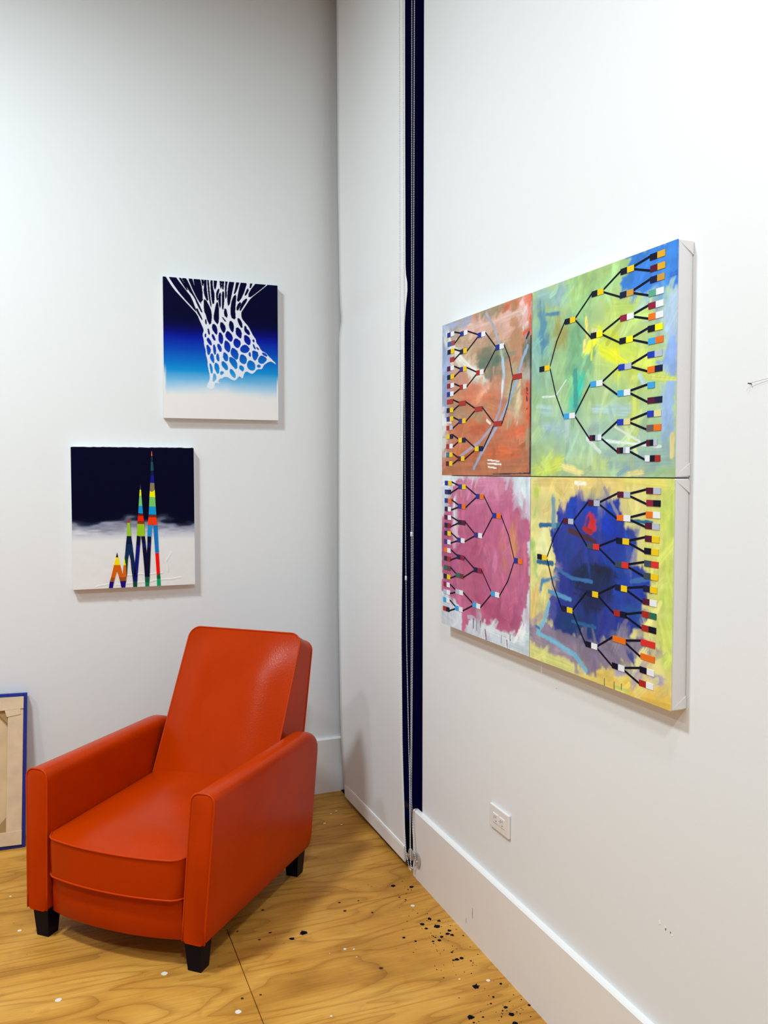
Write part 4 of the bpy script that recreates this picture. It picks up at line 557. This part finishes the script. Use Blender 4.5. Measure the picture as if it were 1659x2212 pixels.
def tree_panel(key, y_left, z_bottom, W, H, label, seed):
    D = .037
    root = empty('canvas_painting', (XW, y_left, z_bottom), math.radians(-90))
    tag(root, label, 'painting', 'four canvases hung as one square on the right wall')
    canvas_body(root, W, H, D)
    nx = ny = 230
    X, Z = np.meshgrid(np.linspace(0, W, nx + 1), np.linspace(0, H, ny + 1))
    C = np.zeros(X.shape + (3,)); RL = np.zeros(X.shape)
    first = True
    order = [(i, s) for i, s in enumerate(STROKES[key])]
    broad = [t for t in order if t[1][1] <= 0 or t[1][1] >= .022]; fine = [t for t in order if 0 < t[1][1] < .022]
    rng = random.Random(seed)
    def brush_pass(C, RL, n, wmin, wmax, ang):
        """many short strokes that pick up the colour beneath them and drag it along"""
        for q in range(n):
            x0 = rng.uniform(0, W); z0 = rng.uniform(0, H); a = ang + rng.gauss(0, .55); l = rng.uniform(.025, .085); w = rng.uniform(wmin, wmax)
            ix = min(nx, int(x0 / W * nx)); iz = min(ny, int(z0 / H * ny))
            c = C[iz, ix] * rng.uniform(.78, 1.25) * np.array([rng.uniform(.92, 1.08) for _ in range(3)])
            p = [(x0 - math.cos(a) * l / 2, z0 - math.sin(a) * l / 2), (x0 + rng.gauss(0, .004), z0 + rng.gauss(0, .004)), (x0 + math.cos(a) * l / 2, z0 + math.sin(a) * l / 2)]
            e = l / 2 + w
            a0, a1 = max(0, int((x0 - e) / W * nx)), min(nx + 1, int((x0 + e) / W * nx) + 2)
            b0, b1 = max(0, int((z0 - e) / H * ny)), min(ny + 1, int((z0 + e) / H * ny) + 2)
            m, st = stroke_mask(p, w, X[b0:b1, a0:a1], Z[b0:b1, a0:a1], seed * 1000 + q)
            m = m * rng.uniform(.45, .9)
            C[b0:b1, a0:a1] = C[b0:b1, a0:a1] * (1 - m[..., None]) + c * (0.9 + .2 * st[..., None]) * m[..., None]
            RL[b0:b1, a0:a1] = RL[b0:b1, a0:a1] * (1 - .6 * m) + m * st * .0004
    for step, group in ((0, broad), (1, fine)):
        if step == 1: brush_pass(C, RL, 240, .010, .030, {'TL': .5, 'TR': 1.1, 'BL': 1.3, 'BR': 1.2}[key])
        for i, (col, w, pts) in group:
            c = np.array(lin(col)); sd = seed * 100 + i
            if w < 0:
                d = np.full(X.shape, 9.0)
                for (ax, ay), (bx, by) in zip(pts, pts[1:]):
                    t = np.clip(((X - ax) * (bx - ax) + (Z - ay) * (by - ay)) / max((bx - ax) ** 2 + (by - ay) ** 2, 1e-9), 0, 1)
                    d = np.minimum(d, np.hypot(X - ax - t * (bx - ax), Z - ay - t * (by - ay)))
                st = vnoise(X * .6 + Z * .5, Z * .35 - X * .2, 60, sd)
                m = np.exp(-(d / -w) ** 2 * (.6 + .8 * vnoise(X, Z, 18, sd + 2))) * (.75 + .25 * st)
            elif w == 0:
                wx = (vnoise(X, Z, 45, sd) - .5) * .016 + (vnoise(X * .4, Z, 150, sd + 7) - .5) * .018; wz = (vnoise(X, Z, 45, sd + 1) - .5) * .012 + (vnoise(X, Z * .4, 150, sd + 8) - .5) * .016
                m = inside(pts, X + wx, Z + wz).astype(float)
                for _ in range(2):
                    p = np.pad(m, 1, mode='edge'); m = (p[1:-1, 1:-1] * 2 + p[:-2, 1:-1] + p[2:, 1:-1] + p[1:-1, :-2] + p[1:-1, 2:]) / 6
                st = vnoise(X, Z * .25, 70, sd); m = m * (.96 + .04 * st)
            else:
                m, st = stroke_mask(pts, w, X, Z, sd)
            if first: m = np.ones_like(m); first = False
            tint = c[None, None, :] * (0.86 + 0.28 * st[..., None])
            C = C * (1 - m[..., None]) + tint * m[..., None]
            RL = RL * (1 - .6 * m) + m * st * .0004
    # dry brush hatching over everything
    h = vnoise(X + Z * .4, Z * .3, 90, seed) * .5 + vnoise(X * .3, Z, 80, seed + 9) * .5
    C = np.clip(C * (0.88 + .24 * h[..., None]), 0, .95)
    grid_face('painted_face', W, H, nx, ny, -D - .0006, C, M_paint, root, relief=RL)
    yb = -D - .0018
    bl = BLOCKS[key]; HB = .0148 if key[1] == 'L' else .0136
    lv = [bl[0:16], bl[16:24], bl[24:28], bl[28:30], bl[30:31]]
    left = key[1] == 'L'
    vs = []; fs = []
    def seg(p, q, w):
        dx, dz = q[0] - p[0], q[1] - p[1]; l = math.hypot(dx, dz) or 1
        nx_, nz_ = -dz / l * w / 2, dx / l * w / 2; ex, ez = dx / l * w * .2, dz / l * w * .2
        k = len(vs)
        for y in (yb + .0002, yb + .002):
            vs.extend([(p[0] - ex + nx_, y, p[1] - ez + nz_), (q[0] + ex + nx_, y, q[1] + ez + nz_), (q[0] + ex - nx_, y, q[1] + ez - nz_), (p[0] - ex - nx_, y, p[1] - ez - nz_)])
        fs.extend([(k, k + 1, k + 2, k + 3), (k + 4, k + 5, k + 6, k + 7), (k, k + 1, k + 5, k + 4), (k + 1, k + 2, k + 6, k + 5), (k + 2, k + 3, k + 7, k + 6), (k + 3, k, k + 4, k + 7)])
    LW = [.0050, .0046, .0042, .0036]
    for d in range(4):
        for i, ch_ in enumerate(lv[d]):
            pa = lv[d + 1][i // 2]
            up = 1 if i % 2 == 0 else -1
            if left:
                a = (ch_[0] + ch_[1], ch_[2] + (HB * .25 * (1 if d == 0 and up > 0 else up * .6))); b = (pa[0], pa[2] + up * HB * .25)
            else:
                a = (ch_[0], ch_[2] + up * HB * .2); b = (pa[0] + pa[1], pa[2] + up * HB * .25)
            if d == 3:
                # the two long lines that close the tree bow outwards a little
                mid = ((a[0] + b[0]) / 2 + (.006 if left else -.004), (a[1] + b[1]) / 2 + up * .006)
                seg(a, mid, LW[d]); seg(mid, b, LW[d])
            else: seg(a, b, LW[d])
    ln = obj('branch_lines', vs, fs, M_line, root); ln['kind'] = 'stuff'
    for (x, w, z, cols) in bl:
        n = len(cols)
        wid = [1.0 / n] * n
        if cols == 'mkgp': wid = [.25, .25, .2, .3]
        vs2 = []; fs2 = []; mi = []; x0 = x
        for c, f in zip(cols, wid):
            x1 = x0 + w * f; k = len(vs2); z0, z1 = z - HB / 2, z + HB / 2
            vs2 += [(x0, yb - .0004, z0), (x1, yb - .0004, z0), (x1, yb - .0004, z1), (x0, yb - .0004, z1), (x0, yb + .002, z0), (x1, yb + .002, z0), (x1, yb + .002, z1), (x0, yb + .002, z1)]
            fs2 += [(k, k + 1, k + 2, k + 3), (k + 4, k + 5, k + 6, k + 7), (k, k + 1, k + 5, k + 4), (k + 1, k + 2, k + 6, k + 5), (k + 2, k + 3, k + 7, k + 6), (k + 3, k, k + 4, k + 7)]
            mi += [c] * 6; x0 = x1
        o = obj('colour_block', vs2, fs2, BC[cols[0]], root)
        sl = {cols[0]: 0}
        for c in cols:
            if c not in sl: o.data.materials.append(BC[c]); sl[c] = len(sl)
        for p, c in zip(o.data.polygons, mi): p.material_index = sl[c]
    return root

PY0, PYM, PY1, PZ0, PZM, PZ1, GAP = 2.592, 2.0275, 1.4515, .9925, 1.486, 1.9795, .0012
tree_panel('TL', PY0, PZM + GAP, PY0 - PYM - GAP, PZ1 - PZM - GAP, 'orange and taupe brushed canvas with a bracket tree of blocks, upper far panel', 1)
tree_panel('TR', PYM - GAP, PZM + GAP, PYM - PY1 - GAP, PZ1 - PZM - GAP, 'green and yellow canvas with a blue corner and bracket tree, upper near panel', 2)
tree_panel('BL', PY0, PZ0, PY0 - PYM - GAP, PZM - PZ0 - GAP, 'pink brushed canvas with pale edges and bracket tree, lower far panel', 3)
tree_panel('BR', PYM - GAP, PZ0, PYM - PY1 - GAP, PZM - PZ0 - GAP, 'yellow canvas with a dark blue centre and bracket tree, lower near panel', 4)

# ---- net painting
NX, NZ_, NW, NH, ND = .4645, 1.7275, .4965, .5945, .035
net = empty('canvas_painting', (NX, YW, NZ_))
tag(net, 'square canvas of a white basketball net on a dark to light blue fade', 'painting', 'small canvases on the left wall')
canvas_body(net, NW, NH, ND)
nx, ny = 400, 470
X, Z = np.meshgrid(np.linspace(0, NW, nx + 1), np.linspace(0, NH, ny + 1))
stops = [(0.0, 'eceae8'), (.098, 'eceae8'), (.115, 'd8e3ec'), (.136, 'aed2ec'), (.165, '6cb6e4'), (.202, '1492d8'), (.242, '0a72cc'), (.296, '0844b8'), (.343, '061ca0'), (.370, '040a70'), (.400, '02043e'), (.44, '01022c'), (.60, '01022c')]
zz = Z + (vnoise(X, Z, 9, 3) - .5) * .022 * sstep(.24, .12, Z) + (vnoise(X, Z, 30, 4) - .5) * .008 * sstep(.20, .12, Z) + .02 * (X - .25) * 0
C = np.zeros(X.shape + (3,))
zs = np.array([s[0] for s in stops]); cs = np.array([lin(s[1]) for s in stops])
for k in range(3): C[..., k] = np.interp(zz, zs, cs[:, k])
mask = inside(smooth_poly(NET_OUTLINE), X, Z).astype(float)
for h in NET_HOLES: mask[inside(grow(smooth_poly(h), .0022), X, Z)] = 0
p = np.pad(mask, 1, mode='edge'); mask = (p[1:-1, 1:-1] * 4 + p[:-2, 1:-1] + p[2:, 1:-1] + p[1:-1, :-2] + p[1:-1, 2:]) / 8
mask = mask * sstep(.100, .128, Z + (vnoise(X, Z, 60, 8) - .5) * .02)
C = C * (1 - mask[..., None]) + np.array(lin('e6eaf6')) * mask[..., None]
# bare side margins low on the sheet where the paint fades out
edge = sstep(.012, .002, X + (vnoise(X, Z, 40, 6) - .5) * .006) * sstep(.24, .16, Z) + sstep(NW - .010, NW - .002, X) * sstep(.20, .14, Z)
C = C * (1 - np.clip(edge, 0, 1)[..., None]) + np.array(lin('eceae8')) * np.clip(edge, 0, 1)[..., None]
grid_face('painted_face', NW, NH, nx, ny, -ND - .0006, C, M_acryl, net, relief=mask * .0004)

# ---- painting of coloured peaks
CX, CZ, CW, CH = .0875, 1.0105, .4985, .5895
pk = empty('canvas_painting', (CX, YW, CZ), 0)
tag(pk, 'square canvas of striped rainbow peaks on white below a black navy band', 'painting', 'small canvases on the left wall')
canvas_body(pk, CW, CH, ND)
nx, ny = 200, 240
X, Z = np.meshgrid(np.linspace(0, CW, nx + 1), np.linspace(0, CH, ny + 1))
wob = (vnoise(X * .5, Z, 26, 11) - .5) * .05 + (vnoise(X * .4, Z, 80, 12) - .5) * .02
zz = Z + wob * sstep(.20, .26, Z) * sstep(.36, .29, Z) - .03 * np.exp(-((X - .345) / .03) ** 2) * sstep(.25, .27, Z) * .6
stops = [(0, 'e9e8e6'), (.200, 'e6e6e6'), (.226, 'c6c8d4'), (.250, '9ea0b2'), (.268, '80849c'), (.280, '2a3048'), (.296, '040820'), (.33, '010222'), (.6, '010222')]
C = np.zeros(X.shape + (3,)); zs = np.array([s[0] for s in stops]); cs = np.array([lin(s[1]) for s in stops])
for k in range(3): C[..., k] = np.interp(zz, zs, cs[:, k])
streak = vnoise(X * .25, Z, 160, 15)
sm = sstep(.21, .24, Z) * sstep(.30, .27, Z)
C = np.clip(C * (1 + (streak[..., None] - .5) * .5 * sm[..., None]), 0, .9)
RL = (vnoise(X, Z, 22, 17) * .6 + vnoise(X, Z, 60, 18) * .4) * .0012 * sstep(.22, .12, Z)
for (a, c) in (((.37, .22), (.385, .06)), ((.17, .012), (.44, .03)), ((.21, .05), (.36, .055)), ((.40, .14), (.375, .10)), ((.09, .004), (.14, .02))):
    t = np.clip(((X - a[0]) * (c[0] - a[0]) + (Z - a[1]) * (c[1] - a[1])) / ((c[0] - a[0]) ** 2 + (c[1] - a[1]) ** 2), 0, 1)
    d = np.hypot(X - a[0] - t * (c[0] - a[0]), Z - a[1] - t * (c[1] - a[1]) + (vnoise(X, Z, 30, 19) - .5) * .01)
    RL += .0016 * np.exp(-(d / .0022) ** 2)
grid_face('painted_face', CW, CH, nx, ny, -ND - .0012, C, M_acryl, pk, relief=RL)
for col, pts in PEAK_BANDS:
    pts = [(min(max(a, .002), CW - .002), max(b, .0005)) for a, b in pts]
    o = prism('colour_band', pts, -ND - .0044, -ND - .0006, mat('band_' + col, col, rough=.45, spec=.12), pk, axis='y')
# thick dark paint ridge along the top edge
rr = random.Random(3)
tube('paint_ridge', [(.004 + (CW - .008) * k / 40, -ND + .0005, CH - .0008 + rr.uniform(-.0008, .0012)) for k in range(41)], .0022, mat('navy_ridge', '010222', rough=.5), pk, 6)

# ---------------------------------------------------------------- canvas leaning with its back to the room
M_raw = mat('raw_beige_canvas', 'd8bd98', rough=0.85, spec=0.15, noise=.10, noise_scale=9, bump=.35, bump_scale=30)
M_fold = mat('folded_beige_canvas', 'dcc4a4', rough=0.85, spec=0.15, noise=.10, noise_scale=14, bump=.5, bump_scale=24)
M_blue = mat('blue_paint_edge', '0a1f86', rough=0.5, noise=.25, noise_scale=30)
lean = empty('leaning_canvas', (-.1115, 3.655, 0.0008))
tag(lean, 'stretched canvas turned backwards with blue edges, leaning on the left wall', 'canvas')
LW_, LH, LD = .62, .606, .032
lean.rotation_euler = (-math.asin((3.752 - 3.655) / LH), math.radians(1.6), 0)
# local: x to the left negative, z up, y towards the wall
rim = .013
prism('painted_front', [(-LW_, 0), (0, 0), (0, LH), (-LW_, LH)], LD - .006, LD, M_blue, lean)
for nm, (a, c, d, e) in (('blue_edge', (-rim, 0, 0, LH)), ('blue_edge', (-LW_, -LW_ + rim, 0, LH)), ('blue_edge', (-LW_ + rim, -rim, LH - rim, LH)), ('blue_edge', (-LW_ + rim, -rim, 0, rim))):
    box(nm, a, c, 0.002, LD - .006, d, e, M_blue, lean, bevel=.001, seg=1)
BW = .058
for (a, c, d, e) in ((-rim - BW, -rim, rim + .002, LH - rim - .05), (-LW_ + rim, -LW_ + rim + BW, rim + .002, LH - rim - .05)):
    box('folded_side_flap', a, c, -.001, LD - .012, d, e, M_fold, lean, bevel=.003, seg=2)
for (d, e) in ((LH - rim - .050, LH - rim), (rim, rim + .052)):
    rr = random.Random(int(d * 1000)); n = 14
    up = d > .2
    lo = [(-LW_ + rim + (LW_ - 2 * rim) * k / n, (d if up else e) + rr.uniform(-.003, .003)) for k in range(n + 1)]
    hi = [(-rim, e if up else d), (-LW_ + rim, e if up else d)]
    prism('folded_end_flap', lo + hi, -.004, LD - .013, M_fold, lean)
prism('corner_patch', [(-rim - BW - .004, LH - rim - .078), (-rim - .010, LH - rim - .070), (-rim - .012, LH - rim - .046), (-rim - BW - .012, LH - rim - .052)], -.0035, .002, M_fold, lean)
prism('corner_block', [(-rim - BW - .050, LH - rim - .050), (-rim - BW + .002, LH - rim - .050), (-rim - BW + .002, LH - rim - .108)], .006, LD - .012, mat('raw_wood_block', 'a8875a', rough=.8), lean)
prism('corner_block', [(-rim - BW - .050, rim + .05), (-rim - BW + .002, rim + .05), (-rim - BW + .002, rim + .11)], .006, LD - .012, MATS['raw_wood_block'], lean)
prism('canvas_back', [(-LW_ + rim, rim), (-rim, rim), (-rim, LH - rim), (-LW_ + rim, LH - rim)], LD - .010, LD - .0065, M_raw, lean)

# ---------------------------------------------------------------- armchair
M_leather = mat('burnt_orange_leather', (0.46, 0.034, 0.0003), rough=0.24, spec=0.10, noise=.06, noise_scale=7, bump=.20, bump_scale=160)
M_pipe = mat('burnt_orange_piping', (0.52, 0.042, 0.0005), rough=0.35, spec=0.12)  # leather tone lightened: the highlight line along the piping is in its colour
M_leg = mat('black_stained_leg', (0.002, 0.002, 0.010), rough=0.4, spec=0.12)
M_mech = mat('black_recline_bracket', (0.006, 0.005, 0.012), rough=0.5)
CA = math.radians(-41.8)
e1 = Vector((math.cos(CA), math.sin(CA))); 
corner = Vector((0.4048, 2.5025))
org = corner - e1 * .33
chair = empty('armchair', (org.x, org.y, 0), CA)
tag(chair, 'burnt orange leather reclining armchair with black legs on the plywood floor', 'armchair')
AW, AZ0, AZ1, AL = .078, .092, .540, .735
SPLAY, RAKE = .021, .031
def arm(s):
    """arm block: rounded top, rounded rear corners; s = +1 outer side at x=+.33"""
    xo = s * .33; xi = s * (.33 - AW); cxm = (xo + xi) / 2; hw = AW / 2
    ys = [0.0, .004, .012] + [.012 + (AL - .10 - .012) * k / 10 for k in range(1, 11)] + [AL - .10 + .10 * math.sin(math.pi / 2 * k / 8) for k in range(1, 9)]
    prof_n = 12
    vs = []; fs = []
    for y in ys:
        t = max(0, (y - (AL - .10)) / .10)
        drop = .052 * (1 - math.sqrt(max(0, 1 - t * t)))
        rise = .030 * (1 - math.sqrt(max(0, 1 - max(0, (y - (AL - .03)) / .03) ** 2)))
        inset = .006 if y == 0.0 else (.0015 if y < .006 else 0)
        top = AZ1 - drop; ring = []
        ring.append((cxm - hw + inset, y, AZ0 + rise + .008)); ring.append((cxm - hw + inset + .008, y, AZ0 + rise))
        ring.append((cxm + hw - inset - .008, y, AZ0 + rise)); ring.append((cxm + hw - inset, y, AZ0 + rise + .008))
        for k in range(5): ring.append((cxm + hw - inset, y, AZ0 + rise + (top - .036 - AZ0 - rise) * (k + 1) / 5.0))
        for k in range(1, prof_n):
            a = math.pi * k / prof_n
            ca, sa = math.cos(a), math.sin(a)
            ring.append((cxm + (hw - inset) * math.copysign(abs(ca) ** .75, ca), y, top - .036 + (.036 - inset) * sa ** .8))
        for k in range(5): ring.append((cxm - hw + inset, y, AZ0 + rise + (top - .036 - AZ0 - rise) * (5 - k) / 5.0))
        n = len(ring); vs += ring
    for i in range(len(ys) - 1):
        for j in range(n): fs.append((i * n + j, i * n + (j + 1) % n, (i + 1) * n + (j + 1) % n, (i + 1) * n + j))
    fs.append(tuple(range(n))); fs.append(tuple(range((len(ys) - 1) * n, len(ys) * n)))
    lean_ = lambda p: (p[0] + s * (SPLAY + .003 * (1 if (p[0] - cxm) * s > 0 else -1)) * (p[2] - AZ0) / (AZ1 - AZ0), p[1] + RAKE * (p[2] - AZ0) / (AZ1 - AZ0), p[2])
    vs = [lean_(p) for p in vs]
    a_ = obj('armrest', vs, fs, M_leather, chair, smooth=True)
    es = a_.modifiers.new('edges', 'EDGE_SPLIT'); es.split_angle = math.radians(50)
    # piping round the front face
    pp = [(cxm - hw + .001, .003, AZ0 + .004)] + [(cxm - hw + .001, .003, AZ0 + (AZ1 - .036 - AZ0) * k / 8) for k in range(1, 9)]
    for k in range(prof_n - 1, 0, -1):
        a = math.pi * k / prof_n; ca, sa = math.cos(a), math.sin(a)
        pp.append((cxm + (hw - .001) * math.copysign(abs(ca) ** .75, ca), .003, AZ1 - .036 + .036 * sa ** .8))
    pp += [(cxm + hw - .001, .003, AZ0 + (AZ1 - .036 - AZ0) * k / 8) for k in range(8, 0, -1)] + [(cxm + hw - .001, .003, AZ0 + .004)]
    tube('piping', [lean_(p) for p in pp], .0034, M_pipe, a_, 8)
    return a_
arm(1); arm(-1)
IW = .33 - AW                      # half of the inner width
# seat cushion, bowed front and crowned top
def loft(name, NU_, sections, m, parent):
    """sections: function(u in -1..1) -> closed list of (y,z)"""
    vs = []; fs = []; n = None
    for i in range(NU_ + 1):
        u = -1 + 2 * i / NU_
        x, sec = sections(u)
        n = len(sec); vs += [(x, y, z) for y, z in sec]
    for i in range(NU_):
        for j in range(n): fs.append((i * n + j, i * n + (j + 1) % n, (i + 1) * n + (j + 1) % n, (i + 1) * n + j))
    fs.append(tuple(range(n))); fs.append(tuple(range(NU_ * n, (NU_ + 1) * n)))
    o = obj(name, vs, fs, m, parent, smooth=True)
    es = o.modifiers.new('edges', 'EDGE_SPLIT'); es.split_angle = math.radians(48)
    return o
def bow(u, d): return -d * (1 - abs(u) ** 2.2)
SZ0, SZ1 = .213, .338
def seat_sec(u):
    x = u * (IW + .006)
    r = .035 * max(0, (abs(u) - .86) / .14) ** 2          # rounded front corners
    y0 = .006 + bow(u, .034) + r
    sec = [(y0, SZ0 + .004), (y0 - .001, (SZ0 + SZ1) / 2), (y0, SZ1)]
    cr = (1 - abs(u) ** 3.5)
    for k in range(1, 15):
        t = k / 14; y = y0 + (.60 - y0) * t
        sec.append((y, SZ1 + .030 * cr * (min(1, t / .22)) ** .55 + .018 * t * (1 - .0 * abs(u)) ))
    sec += [(.60, SZ0), (.30, SZ0), (y0 + .006, SZ0)]
    return x, sec
seat = loft('seat_cushion', 28, seat_sec, M_leather, chair)
def seat_edge(z): return [(lambda x, s: (x, s[0][0] - .001 if z < .3 else s[2][0] - .001, z))(*seat_sec(-1 + 2 * k / 28)) for k in range(29)]
tube('piping', seat_edge(SZ1), .0034, M_pipe, seat, 8)
tube('piping', seat_edge(SZ0 + .003), .0030, M_pipe, seat, 8)
def foot_sec(u):
    x = u * (IW - .010)
    y0 = .020 + bow(u, .032)
    return x, [(y0 + .004, AZ0 - .006), (y0, AZ0), (y0, .15), (y0 + .002, SZ0 - .006), (y0 + .01, SZ0 - .002), (.10, SZ0 - .002), (.10, AZ0 - .006)]
loft('footrest_panel', 20, foot_sec, M_leather, chair)
# reclined back: wedge with a crowned front
FB, FT = Vector((.560, .345)), Vector((.838, .872))
RB, RT = Vector((.815, .350)), Vector((.934, .826))
NB, NT = 20, 22
BW2 = IW - .004
def back_pt(u, t, side):
    f = FB + (FT - FB) * t; r = RB + (RT - RB) * t
    rc = .045; L_ = (FT - FB).length
    w = BW2
    s = (1 - t) * L_
    if s < rc: w = BW2 - rc + math.sqrt(max(0, rc * rc - (rc - s) ** 2))
    x = u * w
    nrm = Vector((-(FT - FB).y, (FT - FB).x)).normalized()   # towards the sitter, up
    if side == 0:
        e = min(1, (1 - abs(u)) / .62); e2 = min(1, (1 - t) / .34)
        bulge = .026 * math.sin(e * math.pi / 2) ** 1.2 * math.sin(e2 * math.pi / 2) ** 1.2
        p = f + nrm * bulge
    else: p = r
    return (x, p.x, p.y)
vs = []; fs = []
ts = [i / NT * .9 for i in range(NT)] + [.9 + .1 * math.sin(math.pi / 2 * k / 10) for k in range(0, 11)]
NR = len(ts)
for side in (0, 1):
    for t in ts:
        for i in range(NB + 1): vs.append(back_pt(math.sin(math.pi / 2 * (-1 + 2 * i / NB)) if side == 9 else -1 + 2 * i / NB, t, side))
S1 = NR * (NB + 1)
for j in range(NR - 1):
    for i in range(NB):
        a = j * (NB + 1) + i
        for o_ in (0, S1): fs.append((o_ + a, o_ + a + 1, o_ + a + NB + 2, o_ + a + NB + 1))
    for i in (0, NB):
        a = j * (NB + 1) + i; fs.append((a, a + NB + 1, S1 + a + NB + 1, S1 + a))
for j in (0, NR - 1):
    for i in range(NB):
        a = j * (NB + 1) + i; fs.append((a, a + 1, S1 + a + 1, S1 + a))
back = obj('backrest', vs, fs, M_leather, chair, smooth=True)
es = back.modifiers.new('edges', 'EDGE_SPLIT'); es.split_angle = math.radians(48)
for side in (0, 1):
    pp = [back_pt(-1, t, side) for t in ts] + [back_pt(-1 + 2 * i / NB, 1.0, side) for i in range(1, NB)] + [back_pt(1, t, side) for t in reversed(ts)]
    tube('piping', pp, .0034, M_pipe, back, 8)
# body between the arms, lower rear panel and recline bracket
box('rear_panel', -IW + .002, IW - .002, .690, .735, AZ0 + .004, .50, M_leather, chair, bevel=.012, seg=3, smooth=True)
box('seat_base', -IW + .002, IW - .002, .11, .69, AZ0 + .004, SZ0 - .004, M_mech, chair)
for s in (-1, 1):
    prism('recline_bracket', [(.70, .44), (.88, .50), (.895, .535), (.84, .545), (.72, .52)], s * (IW - .02) - .003, s * (IW - .02) + .003, M_mech, chair, axis='x')
# tapered legs
def leg(xc, yc):
    t, b = .030, .0225; z1 = AZ0 + .004
    vs = [(xc + sx * b, yc + sy * b, 0) for sx, sy in ((-1, -1), (1, -1), (1, 1), (-1, 1))] + [(xc + sx * t, yc + sy * t, z1) for sx, sy in ((-1, -1), (1, -1), (1, 1), (-1, 1))]
    return obj('leg', vs, [(0, 1, 2, 3), (4, 5, 6, 7), (0, 1, 5, 4), (1, 2, 6, 5), (2, 3, 7, 6), (3, 0, 4, 7)], M_leg, chair)
lg = leg(.285, .040); leg(-.285, .040); leg(.285, .690); leg(-.285, .690)
